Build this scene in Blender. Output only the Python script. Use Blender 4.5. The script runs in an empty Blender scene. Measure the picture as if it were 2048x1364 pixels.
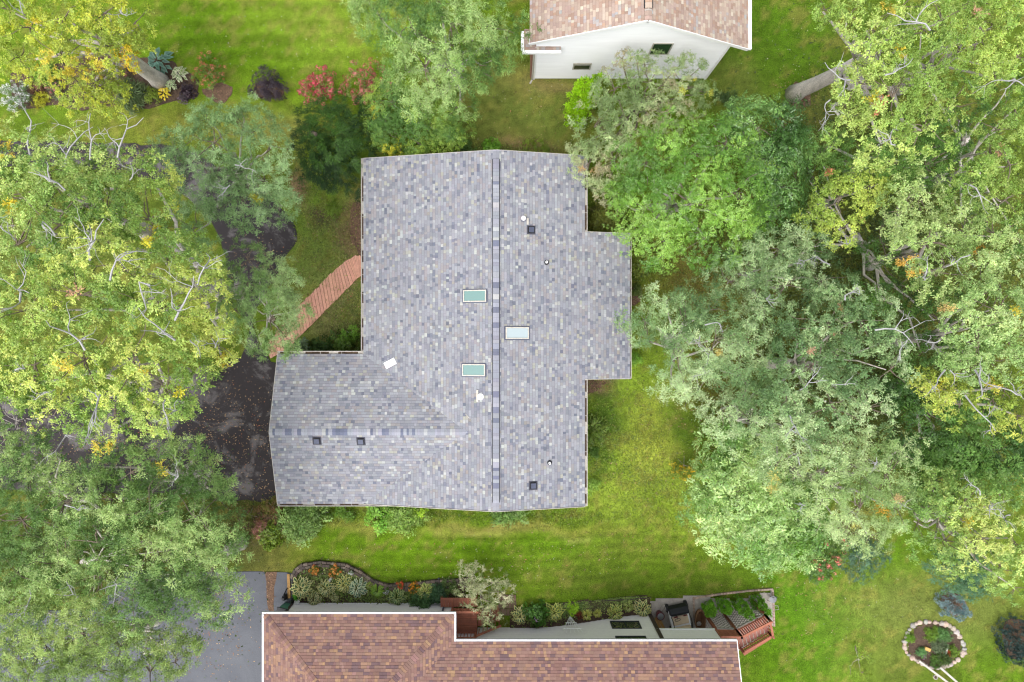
import bpy, math, random
import numpy as np
from mathutils import Vector

# ------------------------------------------------------------------ camera, sky, sun, exposure
sc = bpy.context.scene
COL = sc.collection
H, F = 38.0, 1365.0            # height of the drone above the lawn; focal length in photo pixels
cam = bpy.data.cameras.new('drone_camera')
cam.sensor_width = 36.0
cam.lens = 36.0 * F / 2048.0
cam.clip_start, cam.clip_end = 0.5, 600.0
co = bpy.data.objects.new('drone_camera', cam)
co.location = (0, 0, H)
co.rotation_euler = (0, 0, 0)
COL.objects.link(co)
sc.camera = co

SUN_EL, SUN_AZ = math.radians(66), math.radians(212)     # azimuth clockwise from +Y
w = bpy.data.worlds.new('World'); sc.world = w; w.use_nodes = True
nt = w.node_tree
bg = nt.nodes['Background']
sky = nt.nodes.new('ShaderNodeTexSky'); sky.sky_type = 'NISHITA'; sky.sun_disc = False
sky.sun_elevation = SUN_EL; sky.sun_rotation = SUN_AZ
sky.air_density = 1.0; sky.dust_density = 4.0; sky.ozone_density = 1.0
hs = nt.nodes.new('ShaderNodeHueSaturation'); hs.inputs['Saturation'].default_value = 0.30   # thin overcast: the blue is veiled
nt.links.new(sky.outputs[0], hs.inputs['Color'])
nt.links.new(hs.outputs[0], bg.inputs['Color'])
bg.inputs['Strength'].default_value = 0.15

sun = bpy.data.lights.new('sun', 'SUN'); sun.energy = 0.95; sun.angle = math.radians(60); sun.color = (1.0, 0.965, 0.90)
so = bpy.data.objects.new('sun', sun); COL.objects.link(so)
sd = Vector((math.sin(SUN_AZ) * math.cos(SUN_EL), math.cos(SUN_AZ) * math.cos(SUN_EL), math.sin(SUN_EL)))
so.rotation_euler = sd.to_track_quat('Z', 'Y').to_euler()
so.location = sd * 80

sc.view_settings.view_transform = 'Standard'
sc.view_settings.look = 'None'
sc.view_settings.gamma = 1.0
sc.view_settings.use_curve_mapping = False
sc.view_settings.exposure = 1.12
sc.render.engine = 'CYCLES'
sc.cycles.max_bounces = 5; sc.cycles.diffuse_bounces = 3; sc.cycles.glossy_bounces = 3
sc.cycles.transmission_bounces = 4; sc.cycles.transparent_max_bounces = 6
sc.cycles.caustics_reflective = False; sc.cycles.caustics_refractive = False
sc.cycles.use_denoising = True
sc.cycles.denoiser = 'OPENIMAGEDENOISE'
sc.cycles.denoising_input_passes = 'RGB_ALBEDO_NORMAL'
sc.cycles.denoising_prefilter = 'ACCURATE'
sc.cycles.pixel_filter_type = 'BLACKMAN_HARRIS'
sc.cycles.filter_width = 1.2

# ------------------------------------------------------------------ numbers and colours
rnd = random.Random(7)
rng = np.random.default_rng(11)
GAIN = 1.75

def lin(v):
    v = v / 255.0
    return v / 12.92 if v <= 0.04045 else ((v + 0.055) / 1.055) ** 2.4

def A(r, g, b, k=1.0):
    """albedo of a surface that shows as this sRGB in open light"""
    return tuple(min(0.85, lin(c) / GAIN * k) for c in (r, g, b))

def sstep(x):
    x = np.clip(x, 0, 1); return x * x * (3 - 2 * x)

def terrain(x, y):
    """the lots fall gently away to the lower right (the walk-out side of the brown house)"""
    return -1.9 * sstep((np.asarray(x, float) - 1.0) / 7.5) * sstep((-np.asarray(y, float) - 6.0) / 8.5)

def P(u, v, z=0.0):
    d = (H - z) / F
    return Vector(((u - 1024) * d, (682 - v) * d, z))

def G(u, v, dz=0.0):
    z = 0.0
    for _ in range(6):
        p = P(u, v, z + dz); z = float(terrain(p.x, p.y))
    return P(u, v, z + dz)

_tabs = {}
def vnoise(x, y, scale, seed):
    t = _tabs.setdefault(seed, np.random.default_rng(1000 + seed).random((256, 256)))
    x = np.asarray(x) / scale + 400.3; y = np.asarray(y) / scale + 400.7
    xi = np.floor(x).astype(int); yi = np.floor(y).astype(int)
    fx = x - xi; fy = y - yi
    fx = fx * fx * (3 - 2 * fx); fy = fy * fy * (3 - 2 * fy)
    a = t[xi % 256, yi % 256]; b = t[(xi + 1) % 256, yi % 256]; c = t[xi % 256, (yi + 1) % 256]; d = t[(xi + 1) % 256, (yi + 1) % 256]
    return (a * (1 - fx) + b * fx) * (1 - fy) + (c * (1 - fx) + d * fx) * fy

def inpoly(x, y, poly):
    x = np.asarray(x); y = np.asarray(y); c = np.zeros(x.shape, bool)
    n = len(poly); j = n - 1
    for i in range(n):
        xi, yi = poly[i][0], poly[i][1]; xj, yj = poly[j][0], poly[j][1]
        if yi != yj:
            c ^= ((yi > y) != (yj > y)) & (x < (xj - xi) * (y - yi) / (yj - yi) + xi)
        j = i
    return c

# ------------------------------------------------------------------ materials
def newmat(name):
    m = bpy.data.materials.new(name); m.use_nodes = True
    n = m.node_tree.nodes; n.clear()
    out = n.new('ShaderNodeOutputMaterial')
    return m, n, m.node_tree.links, out

def plain(name, col, rough=0.8, var=0.15, scale=6.0, bump=0.0, bscale=None, metallic=0.0, stretch=None, spec=0.3, attr=None, fine=None):
    """principled surface whose colour wanders a little with noise; attr = read the base colour from an attribute"""
    m, n, L, out = newmat(name)
    b = n.new('ShaderNodeBsdfPrincipled')
    b.inputs['Roughness'].default_value = rough; b.inputs['Metallic'].default_value = metallic
    b.inputs['Specular IOR Level'].default_value = spec
    geo = n.new('ShaderNodeNewGeometry')
    vec = geo.outputs['Position']
    if stretch:
        mp = n.new('ShaderNodeMapping'); mp.inputs['Scale'].default_value = stretch
        L.new(vec, mp.inputs['Vector']); vec = mp.outputs[0]
    nz = n.new('ShaderNodeTexNoise'); nz.inputs['Scale'].default_value = scale; nz.inputs['Detail'].default_value = 5; nz.inputs['Roughness'].default_value = 0.65
    L.new(vec, nz.inputs['Vector'])
    mr = n.new('ShaderNodeMapRange'); mr.inputs['From Min'].default_value = 0.3; mr.inputs['From Max'].default_value = 0.7
    mr.inputs['To Min'].default_value = 1 - var; mr.inputs['To Max'].default_value = 1 + var
    L.new(nz.outputs['Fac'], mr.inputs['Value'])
    f = mr.outputs[0]
    if fine:
        n2 = n.new('ShaderNodeTexNoise'); n2.inputs['Scale'].default_value = fine[0]; n2.inputs['Detail'].default_value = 3
        L.new(geo.outputs['Position'], n2.inputs['Vector'])
        m2 = n.new('ShaderNodeMapRange'); m2.inputs['From Min'].default_value = 0.3; m2.inputs['From Max'].default_value = 0.7
        m2.inputs['To Min'].default_value = 1 - fine[1]; m2.inputs['To Max'].default_value = 1 + fine[1]
        L.new(n2.outputs['Fac'], m2.inputs['Value'])
        mu = n.new('ShaderNodeMath'); mu.operation = 'MULTIPLY'; L.new(f, mu.inputs[0]); L.new(m2.outputs[0], mu.inputs[1]); f = mu.outputs[0]
    vm = n.new('ShaderNodeVectorMath'); vm.operation = 'SCALE'
    if attr == 'object':
        oi = n.new('ShaderNodeObjectInfo'); L.new(oi.outputs['Color'], vm.inputs[0])
    elif attr:
        at = n.new('ShaderNodeAttribute'); at.attribute_name = attr; L.new(at.outputs['Color'], vm.inputs[0])
    else:
        vm.inputs[0].default_value = col
    L.new(f, vm.inputs['Scale']); L.new(vm.outputs[0], b.inputs['Base Color'])
    if bump:
        n3 = n.new('ShaderNodeTexNoise'); n3.inputs['Scale'].default_value = bscale or scale * 4; n3.inputs['Detail'].default_value = 4
        L.new(vec, n3.inputs['Vector'])
        bp = n.new('ShaderNodeBump'); bp.inputs['Strength'].default_value = bump; bp.inputs['Distance'].default_value = 0.02
        L.new(n3.outputs['Fac'], bp.inputs['Height']); L.new(bp.outputs[0], b.inputs['Normal'])
    L.new(b.outputs[0], out.inputs[0])
    return m

def foliage_mat(name, trans=0.34, gloss=0.025, rough=0.5):
    m, n, L, out = newmat(name)
    at = n.new('ShaderNodeAttribute'); at.attribute_name = 'Col'
    d = n.new('ShaderNodeBsdfDiffuse'); t = n.new('ShaderNodeBsdfTranslucent'); g = n.new('ShaderNodeBsdfGlossy')
    g.inputs['Roughness'].default_value = rough; g.inputs['Color'].default_value = (0.9, 0.95, 0.9, 1)
    hs2 = n.new('ShaderNodeHueSaturation'); hs2.inputs['Saturation'].default_value = 1.15; hs2.inputs['Value'].default_value = 1.1; hs2.inputs['Hue'].default_value = 0.49
    L.new(at.outputs['Color'], d.inputs['Color']); L.new(at.outputs['Color'], hs2.inputs['Color']); L.new(hs2.outputs[0], t.inputs['Color'])
    m1 = n.new('ShaderNodeMixShader'); m1.inputs[0].default_value = trans; L.new(d.outputs[0], m1.inputs[1]); L.new(t.outputs[0], m1.inputs[2])
    m2 = n.new('ShaderNodeMixShader'); m2.inputs[0].default_value = gloss; L.new(m1.outputs[0], m2.inputs[1]); L.new(g.outputs[0], m2.inputs[2])
    L.new(m2.outputs[0], out.inputs[0])
    return m

def glass_mat(name, tint, rough=0.02, refl=1.0, coat=0.5):
    m, n, L, out = newmat(name)
    b = n.new('ShaderNodeBsdfPrincipled'); b.inputs['Base Color'].default_value = (*tint, 1); b.inputs['Roughness'].default_value = rough
    b.inputs['Metallic'].default_value = 0.0; b.inputs['IOR'].default_value = 1.5; b.inputs['Specular IOR Level'].default_value = refl
    b.inputs['Coat Weight'].default_value = coat; b.inputs['Coat IOR'].default_value = 2.0; b.inputs['Coat Roughness'].default_value = 0.01
    L.new(b.outputs[0], out.inputs[0])
    return m

M = {}
M['leaf'] = foliage_mat('leaf')
M['glossy_leaf'] = foliage_mat('glossy_leaf', trans=0.38, gloss=0.045, rough=0.4)
M['blossom'] = foliage_mat('blossom', trans=0.3, gloss=0.02)
M['grass'] = foliage_mat('grass_blade', trans=0.35, gloss=0.03, rough=0.6)
M['needle'] = foliage_mat('needle', trans=0.15, gloss=0.02)
M['ground'] = plain('lawn_ground', None, 0.95, 0.28, 2.2, attr='Col', fine=(26.0, 0.62), bump=0.7, bscale=30, spec=0.1)
M['shingle_stuff'] = plain('shingle_granules', None, 0.9, 0.07, 1.3, attr='Col', fine=(55, 0.14), spec=0.2)
M['shingle_obj'] = plain('shingle_granules_single', None, 0.9, 0.07, 1.3, attr='object', fine=(55, 0.14), spec=0.2)
M['felt'] = plain('roof_underlay', A(92, 92, 104), 0.95, 0.1)
M['felt_brown'] = plain('roof_underlay_brown', A(90, 66, 60), 0.95, 0.1)
M['felt_beige'] = plain('roof_underlay_beige', A(150, 120, 105), 0.95, 0.1)
M['white'] = plain('white_paint', (0.80, 0.80, 0.80), 0.5, 0.04, 3, fine=(20, 0.03))
M['trim_white'] = plain('aluminium_gutter_white', (0.47, 0.47, 0.50), 0.45, 0.06, 4, fine=(12, 0.05))
M['offwhite'] = plain('weathered_white_metal', A(222, 216, 205), 0.5, 0.14, 5, fine=(14, 0.12))
M['siding_white'] = plain('white_siding', (0.80, 0.81, 0.83), 0.55, 0.04, 0.6, stretch=(1, 1, 6))
M['siding_grey'] = plain('grey_vinyl_siding', (0.80, 0.765, 0.76), 0.6, 0.05, 0.8, stretch=(0.4, 1, 9), fine=(9, 0.03))
M['siding_tan'] = plain('tan_siding', A(150, 140, 120), 0.7, 0.08, 2)
M['brick'] = plain('brick_face', A(190, 140, 120), 0.85, 0.2, 9)
M['concrete'] = plain('concrete', A(196, 188, 178), 0.9, 0.2, 3, bump=0.3, fine=(30, 0.12))
M['bark'] = plain('bark', A(240, 230, 220), 0.95, 0.3, 5, bump=0.9, bscale=14, stretch=(1, 1, 0.35), fine=(16, 0.25))
M['bark_dark'] = plain('bark_dark', A(140, 126, 112), 0.95, 0.3, 5, bump=0.9, bscale=14, stretch=(1, 1, 0.35), fine=(16, 0.25))
M['deadwood'] = plain('bleached_deadwood', A(205, 203, 205), 0.85, 0.16, 7, fine=(30, 0.12))
M['asphalt_dark'] = None
M['redwood'] = plain('red_stained_wood', A(192, 128, 108), 0.8, 0.14, 2.5, fine=(30, 0.14), attr='object', bump=0.2, bscale=40)
M['deckwood'] = plain('brown_stained_wood', A(150, 88, 66), 0.75, 0.2, 3, fine=(25, 0.15), attr='object')
M['rawwood'] = plain('raw_timber', A(205, 160, 100), 0.8, 0.2, 4, fine=(25, 0.15), stretch=(3, 1, 1))
M['lattice'] = plain('grey_lattice', A(190, 185, 175), 0.8, 0.1, 4)
M['black'] = plain('black_plastic', A(40, 42, 48), 0.5, 0.2, 6)
M['dark_metal'] = plain('dark_roof_metal', A(96, 102, 124), 0.45, 0.12, 5, metallic=0.2)
M['rubber'] = plain('black_rubber', A(48, 48, 52), 0.6, 0.2, 10)
M['grey_metal'] = plain('grey_metal', A(150, 152, 156), 0.4, 0.1, 6, metallic=0.5)
M['tan_vinyl'] = plain('tan_vinyl', A(250, 226, 190), 0.5, 0.08, 5)
M['green_plastic'] = plain('green_plastic', A(110, 172, 150), 0.45, 0.1, 4)
M['brown_trim'] = plain('brown_trim', A(95, 80, 76), 0.6, 0.1, 5)
M['terracotta'] = plain('terracotta', A(205, 90, 60), 0.8, 0.2, 8)
M['maroon'] = plain('maroon_glaze', A(110, 40, 48), 0.3, 0.2, 6)
M['stone_obj'] = plain('field_stone', None, 0.9, 0.25, 6, attr='object', fine=(22, 0.2), bump=0.6, bscale=18)
M['soil'] = plain('bed_soil', A(98, 80, 66), 0.95, 0.35, 3, fine=(18, 0.5), bump=0.8, bscale=22)
M['mulch'] = plain('red_mulch', A(124, 98, 80), 0.95, 0.35, 4, fine=(18, 0.5), bump=0.8, bscale=22)
M['litter'] = plain('leaf_litter', None, 0.9, 0.1, 5, attr='Col')
M['window_dark'] = glass_mat('window_glass', (0.02, 0.03, 0.03), 0.03)
M['green_shade'] = glass_mat('green_window', (0.012, 0.04, 0.03), 0.05, 0.5, 0.15)
M['shutter'] = plain('black_shutter', A(62, 64, 68), 0.6, 0.1, 6)
M['skylight_glass'] = glass_mat('skylight_glass', (0.025, 0.13, 0.12), 0.005, 0.5, 0.3)  # teal base colour stands in for the mirrored tree crown
M['skylight_blind'] = glass_mat('skylight_blind', (0.32, 0.38, 0.40), 0.08, 0.4)
M['orange_paint'] = plain('ochre_paint', A(232, 190, 110), 0.6, 0.1, 5)

def asphalt(name, dark, light, lo, hi, scale):
    m, n, L, out = newmat(name)
    b = n.new('ShaderNodeBsdfPrincipled'); b.inputs['Roughness'].default_value = 0.85; b.inputs['Specular IOR Level'].default_value = 0.3
    geo = n.new('ShaderNodeNewGeometry')
    nz = n.new('ShaderNodeTexNoise'); nz.inputs['Scale'].default_value = scale; nz.inputs['Detail'].default_value = 9; nz.inputs['Roughness'].default_value = 0.72
    nz.inputs['Distortion'].default_value = 0.5
    L.new(geo.outputs['Position'], nz.inputs['Vector'])
    cr = n.new('ShaderNodeValToRGB'); cr.color_ramp.elements[0].position = lo; cr.color_ramp.elements[1].position = hi
    cr.color_ramp.elements[0].color = (*dark, 1); cr.color_ramp.elements[1].color = (*light, 1)
    L.new(nz.outputs['Fac'], cr.inputs[0])
    n2 = n.new('ShaderNodeTexNoise'); n2.inputs['Scale'].default_value = 35; n2.inputs['Detail'].default_value = 3
    L.new(geo.outputs['Position'], n2.inputs['Vector'])
    m2 = n.new('ShaderNodeMapRange'); m2.inputs['From Min'].default_value = 0.3; m2.inputs['From Max'].default_value = 0.7; m2.inputs['To Min'].default_value = 0.85; m2.inputs['To Max'].default_value = 1.15
    L.new(n2.outputs['Fac'], m2.inputs['Value'])
    vm = n.new('ShaderNodeVectorMath'); vm.operation = 'SCALE'; L.new(cr.outputs[0], vm.inputs[0]); L.new(m2.outputs[0], vm.inputs['Scale'])
    L.new(vm.outputs[0], b.inputs['Base Color'])
    bp = n.new('ShaderNodeBump'); bp.inputs['Strength'].default_value = 0.3; bp.inputs['Distance'].default_value = 0.01
    L.new(n2.outputs['Fac'], bp.inputs['Height']); L.new(bp.outputs[0], b.inputs['Normal'])
    L.new(b.outputs[0], out.inputs[0])
    return m
M['asphalt_dark'] = asphalt('old_wet_asphalt', A(62, 57, 59), A(122, 117, 117), 0.515, 0.60, 0.5)
M['asphalt_grey'] = asphalt('grey_asphalt', A(104, 107, 116), A(124, 127, 134), 0.35, 0.7, 0.35)

# ------------------------------------------------------------------ object helpers
ROOT = {}
def thing(name, label, cat, loc, group=None):
    o = bpy.data.objects.new(name, None); COL.objects.link(o)
    o.empty_display_size = 0.3
    o.location = loc; o['label'] = label; o['category'] = cat
    if group: o['group'] = group
    ROOT[o.name] = Vector(loc)
    return o

def rootloc(parent):
    return ROOT[parent.name] if parent is not None else Vector((0, 0, 0))

def link(name, me, parent=None, kind=None, label=None):
    o = bpy.data.objects.new(name, me); COL.objects.link(o)
    if parent is not None:
        o.parent = parent; ROOT[o.name] = ROOT[parent.name]
    else:
        ROOT[o.name] = Vector((0, 0, 0))
    if kind: o['kind'] = kind
    if label: o['label'] = label
    return o

class MB:
    """collects simple shapes (world coordinates) for ONE mesh"""
    def __init__(s): s.v = []; s.f = []; s.c = []; s.cur = None
    def add(s, vs, fs, col=None):
        k = len(s.v); s.v += [tuple(p) for p in vs]; s.f += [tuple(i + k for i in f) for f in fs]
        s.c += [col or s.cur] * len(fs)
        return s
    def box(s, a, b, col=None):
        x0, y0, z0 = a; x1, y1, z1 = b
        return s.add([(x0, y0, z0), (x1, y0, z0), (x1, y1, z0), (x0, y1, z0), (x0, y0, z1), (x1, y0, z1), (x1, y1, z1), (x0, y1, z1)],
                     [(0, 3, 2, 1), (4, 5, 6, 7), (0, 1, 5, 4), (1, 2, 6, 5), (2, 3, 7, 6), (3, 0, 4, 7)], col)
    def slab(s, pts, t, col=None, up=None):
        """polygon (3D points, counter-clockwise from above) extruded down by t"""
        n = len(pts); top = [Vector(p) for p in pts]; bot = [p - Vector((0, 0, t)) for p in top]
        fs = [tuple(range(n)), tuple(range(2 * n - 1, n - 1, -1))] + [(i, n + i, n + (i + 1) % n, (i + 1) % n) for i in range(n)]
        return s.add(top + bot, fs, col)
    def bar(s, a, b, w, h, col=None):
        """a rectangular bar from a to b, w wide (horizontally) and h deep"""
        a = Vector(a); b = Vector(b); d = (b - a).normalized()
        up = Vector((0, 0, 1)) if abs(d.z) < 0.95 else Vector((0, 1, 0))
        sd_ = d.cross(up).normalized() * (w / 2); u2 = sd_.cross(d).normalized() * (h / 2)
        vs = [a - sd_ - u2, a + sd_ - u2, a + sd_ + u2, a - sd_ + u2, b - sd_ - u2, b + sd_ - u2, b + sd_ + u2, b - sd_ + u2]
        return s.add(vs, [(0, 1, 2, 3), (7, 6, 5, 4), (0, 4, 5, 1), (1, 5, 6, 2), (2, 6, 7, 3), (3, 7, 4, 0)], col)
    def tube(s, pts, rad, n=6, cap=True, col=None):
        pts = [Vector(p) for p in pts]; k = len(s.v); m = len(pts)
        if not hasattr(rad, '__len__'): rad = [rad] * m
        for i, p in enumerate(pts):
            d = (pts[min(i + 1, m - 1)] - pts[max(i - 1, 0)]).normalized()
            a = d.orthogonal().normalized() if i == 0 else (pa - d * pa.dot(d)).normalized()
            pa = a; b = d.cross(a)
            for j in range(n):
                t = 2 * math.pi * j / n
                s.v.append(tuple(p + (a * math.cos(t) + b * math.sin(t)) * rad[i]))
        fs = []
        for i in range(m - 1):
            for j in range(n):
                fs.append((k + i * n + j, k + i * n + (j + 1) % n, k + (i + 1) * n + (j + 1) % n, k + (i + 1) * n + j))
        if cap:
            fs.append(tuple(k + j for j in reversed(range(n)))); fs.append(tuple(k + (m - 1) * n + j for j in range(n)))
        s.f += fs; s.c += [col or s.cur] * len(fs)
        return s
    def lathe(s, c, prof, n=16, col=None):
        """profile [(r, z)] turned about the vertical through c"""
        c = Vector(c); k = len(s.v)
        for r, z in prof:
            for j in range(n):
                t = 2 * math.pi * j / n; s.v.append((c.x + r * math.cos(t), c.y + r * math.sin(t), c.z + z))
        fs = []
        for i in range(len(prof) - 1):
            for j in range(n):
                fs.append((k + i * n + j, k + i * n + (j + 1) % n, k + (i + 1) * n + (j + 1) % n, k + (i + 1) * n + j))
        fs.append(tuple(k + j for j in reversed(range(n)))); fs.append(tuple(k + (len(prof) - 1) * n + j for j in range(n)))
        s.f += fs; s.c += [col or s.cur] * len(fs)
        return s
    def build(s, name, mat, parent=None, kind=None, label=None, smooth=False, bevel=0.0):
        r = rootloc(parent)
        me = bpy.data.meshes.new(name)
        me.from_pydata([(x - r.x, y - r.y, z - r.z) for x, y, z in s.v], [], s.f)
        if any(c is not None for c in s.c):
            at = me.attributes.new('Col', 'FLOAT_COLOR', 'FACE')
            at.data.foreach_set('color', np.array([(*(c or (0.3, 0.3, 0.3)), 1.0) for c in s.c], np.float32).ravel())
        if smooth: me.polygons.foreach_set('use_smooth', [True] * len(me.polygons))
        me.materials.append(mat); me.update()
        o = link(name, me, parent, kind, label)
        if bevel:
            bv = o.modifiers.new('bevel', 'BEVEL'); bv.width = bevel; bv.segments = 2; bv.limit_method = 'ANGLE'
        return o

def np_mesh(name, verts, faces, cols, mat, parent=None, kind=None, smooth=False, label=None):
    """fast mesh: verts (n,3), faces (m,k), face colours (m,3)"""
    r = rootloc(parent)
    verts = np.asarray(verts, np.float32) - np.array([r.x, r.y, r.z], np.float32)
    m, k = faces.shape
    me = bpy.data.meshes.new(name)
    me.vertices.add(len(verts)); me.vertices.foreach_set('co', verts.ravel())
    me.loops.add(m * k); me.loops.foreach_set('vertex_index', faces.astype(np.int32).ravel())
    me.polygons.add(m); me.polygons.foreach_set('loop_start', np.arange(0, m * k, k, dtype=np.int32))
    if smooth: me.polygons.foreach_set('use_smooth', np.ones(m, bool))
    if cols is not None:
        at = me.attributes.new('Col', 'FLOAT_COLOR', 'FACE')
        c4 = np.ones((m, 4), np.float32); c4[:, :3] = cols
        at.data.foreach_set('color', c4.ravel())
    me.materials.append(mat); me.update(calc_edges=True)
    return link(name, me, parent, kind, label)

def jit(col, k=0.1):
    f = 1 + rnd.uniform(-k, k)
    return tuple(min(0.9, c * f * (1 + rnd.uniform(-k, k) * 0.25)) for c in col)

# ------------------------------------------------------------------ the ground
def px_of(x, y, z):
    d = (H - z) / F
    return x / d + 1024, 682 - y / d

def shape(poly_px):
    return [(G(u, v).x, G(u, v).y) for u, v in poly_px]

DRIVE_PX = [(-500, 785), (100, 792), (380, 772), (480, 715), (500, 660), (462, 590), (455, 520), (420, 440), (340, 368), (200, 336), (-500, 325),
            (-500, 280), (120, 283), (350, 292), (440, 330), (530, 380), (585, 440), (590, 480), (562, 540), (505, 640), (537, 726), (575, 728), (590, 1000), (470, 1001), (380, 985), (-500, 975)]
APRON_PX = [(250, 1142), (545, 1144), (584, 1146), (584, 1240), (560, 1240), (560, 1700), (-600, 1700), (-600, 1262), (200, 1215)]
HOUSE_PX = [(740, 330), (1150, 330), (1150, 475), (1240, 475), (1240, 740), (1150, 740), (1150, 1000), (575, 1000), (575, 720), (740, 720)]
BED_PX = [(583, 1150), (600, 1132), (640, 1125), (690, 1130), (730, 1150), (770, 1168), (830, 1165), (880, 1160), (930, 1160), (935, 1215), (583, 1215)]
BED2_PX = [(1020, 1222), (1100, 1207), (1180, 1200), (1300, 1192), (1310, 1260), (1020, 1260)]
FLOWER_PX = [(20, 150), (90, 130), (180, 110), (300, 110), (350, 125), (395, 165), (390, 195), (330, 212), (230, 215), (100, 215), (30, 225)]
RING_PX = [(1868 + 52 * math.cos(a), 1288 + 45 * math.sin(a)) for a in np.linspace(0, 2 * math.pi, 24, endpoint=False)]
PATIO_PX = [(1300, 1195), (1400, 1185), (1550, 1175), (1550, 1255), (1480, 1300), (1300, 1300)]
POLY = {k: shape(v) for k, v in dict(drive=DRIVE_PX, apron=APRON_PX, house=HOUSE_PX, bed=BED_PX, bed2=BED2_PX, flower=FLOWER_PX, ring=RING_PX, patio=PATIO_PX).items()}
BROWN_WALL = [(-12.2, -14.6), (-3.3, -14.6), (-3.3, -15.95), (11.2, -15.95), (11.2, -40), (-12.2, -40)]
WHITE_WALL = [(1.2, 14.6), (10.75, 14.6), (10.75, 40), (1.2, 40)]

# colour of turf, weeds, litter and bare soil over the lot: soft-edged patches (photo px: centre, radii, colour, weight)
LG = 1.10
def _A(r, g, b): return A(r * .98, min(255, g * 1.01), b * 1.05, LG)
LUSH, LAWN, DRY, OLIVE = _A(88, 122, 14), _A(112, 140, 32), _A(158, 150, 76), _A(92, 108, 34)
LITTER, SOILC, WEED = _A(112, 100, 70), _A(120, 94, 76), _A(122, 142, 44)
DARKG = _A(62, 78, 30)
PATCH = [
    (520, 90, 330, 150, _A(118, 146, 30), .9), (640, 60, 110, 90, _A(132, 152, 48), .7), (420, 110, 90, 60, LUSH, .6), (560, 110, 90, 40, LUSH, .5), (380, 30, 70, 50, LUSH, .6),
    (430, 250, 190, 45, _A(142, 140, 62), .8), (560, 255, 60, 40, DRY, .6), (300, 245, 120, 30, _A(120, 128, 40), .6), (560, 215, 60, 25, LUSH, .4),
    (1040, 215, 130, 90, _A(112, 122, 52), .9), (1010, 270, 90, 30, _A(128, 132, 60), .7), (1060, 160, 90, 30, DRY, .5), (1110, 172, 70, 18, _A(150, 130, 80), .7), (1050, 285, 60, 14, _A(170, 135, 95), .7),
    (1550, 90, 110, 120, _A(92, 126, 24), .9), (1470, 170, 60, 50, _A(120, 122, 58), .6), (1590, 160, 60, 30, LUSH, .5), (1640, 240, 90, 60, _A(120, 120, 60), .8),
    (640, 440, 70, 90, _A(146, 174, 62), .9), (650, 560, 70, 90, _A(152, 162, 84), .9), (680, 640, 60, 60, _A(144, 134, 84), .8), (705, 460, 30, 90, _A(140, 108, 84), .8), (640, 440, 35, 22, _A(104, 84, 66), .9), (597, 380, 14, 45, _A(160, 124, 96), .9),
    (1800, 600, 330, 360, _A(86, 92, 40), .9), (1560, 560, 120, 200, _A(102, 106, 44), .7), (1400, 560, 80, 60, _A(142, 124, 62), .8), (1430, 760, 60, 90, _A(128, 112, 50), .7), (1420, 860, 40, 60, _A(96, 108, 30), .7), (1600, 860, 100, 60, _A(112, 92, 56), .8),
    (1260, 860, 95, 150, _A(152, 176, 56), .95), (1300, 900, 50, 100, _A(176, 178, 72), .8), (1205, 850, 30, 90, _A(86, 116, 34), .9), (1370, 870, 40, 50, _A(84, 110, 28), .8), (1190, 775, 30, 20, _A(160, 128, 100), .9), (1290, 1000, 110, 70, _A(150, 166, 56), .9),
    (1330, 1010, 70, 40, _A(138, 160, 46), .7),
    (800, 1100, 340, 60, _A(104, 136, 22), .95), (1050, 1060, 160, 14, _A(158, 148, 66), .8), (1010, 1062, 120, 8, _A(182, 160, 96), .6), (1155, 1072, 45, 4, _A(196, 176, 110), .8), (700, 1050, 80, 12, _A(158, 152, 70), .7), (560, 1110, 60, 30, _A(136, 140, 50), .7), (530, 1135, 40, 14, _A(140, 132, 66), .8),
    (1200, 1130, 300, 70, _A(100, 126, 26), .9), (1250, 1100, 120, 30, _A(118, 132, 44), .6), (1120, 1090, 70, 18, LUSH, .5), (960, 1085, 90, 16, LUSH, .5), (1150, 1160, 140, 20, _A(104, 118, 40), .6), (1060, 1170, 70, 18, _A(112, 132, 30), .5),
    (1620, 1200, 90, 180, _A(90, 134, 22), .95), (1720, 1220, 110, 130, _A(112, 138, 44), .8), (1760, 1180, 70, 60, _A(128, 142, 60), .5), (1850, 1230, 110, 60, _A(126, 132, 62), .8), (1960, 1230, 100, 90, _A(120, 128, 58), .8), (2000, 1330, 90, 60, LUSH, .6), (1780, 1320, 60, 60, _A(118, 128, 52), .7), (1560, 1310, 60, 80, LUSH, .5),
    (1650, 1130, 80, 30, LUSH, .6), (1800, 1110, 60, 40, LUSH, .7), (1690, 1050, 60, 30, _A(110, 96, 50), .8),
    (500, 1060, 70, 60, _A(120, 104, 66), .9), (200, 600, 260, 260, _A(92, 92, 46), .6), (200, 1100, 300, 200, _A(70, 76, 32), .95),
]
def axis(lo, hi, step, far):
    core = np.arange(lo, hi + 1e-6, step)
    ext = np.array([step * (1.6 ** k) for k in range(1, 13)]).cumsum(); ext = ext[ext < far]
    return np.concatenate([lo - ext[::-1], core, hi + ext])
gx = axis(-31, 31, 0.25, 160); gy = axis(-21, 21, 0.25, 160)
X, Y = np.meshgrid(gx, gy)

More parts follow.
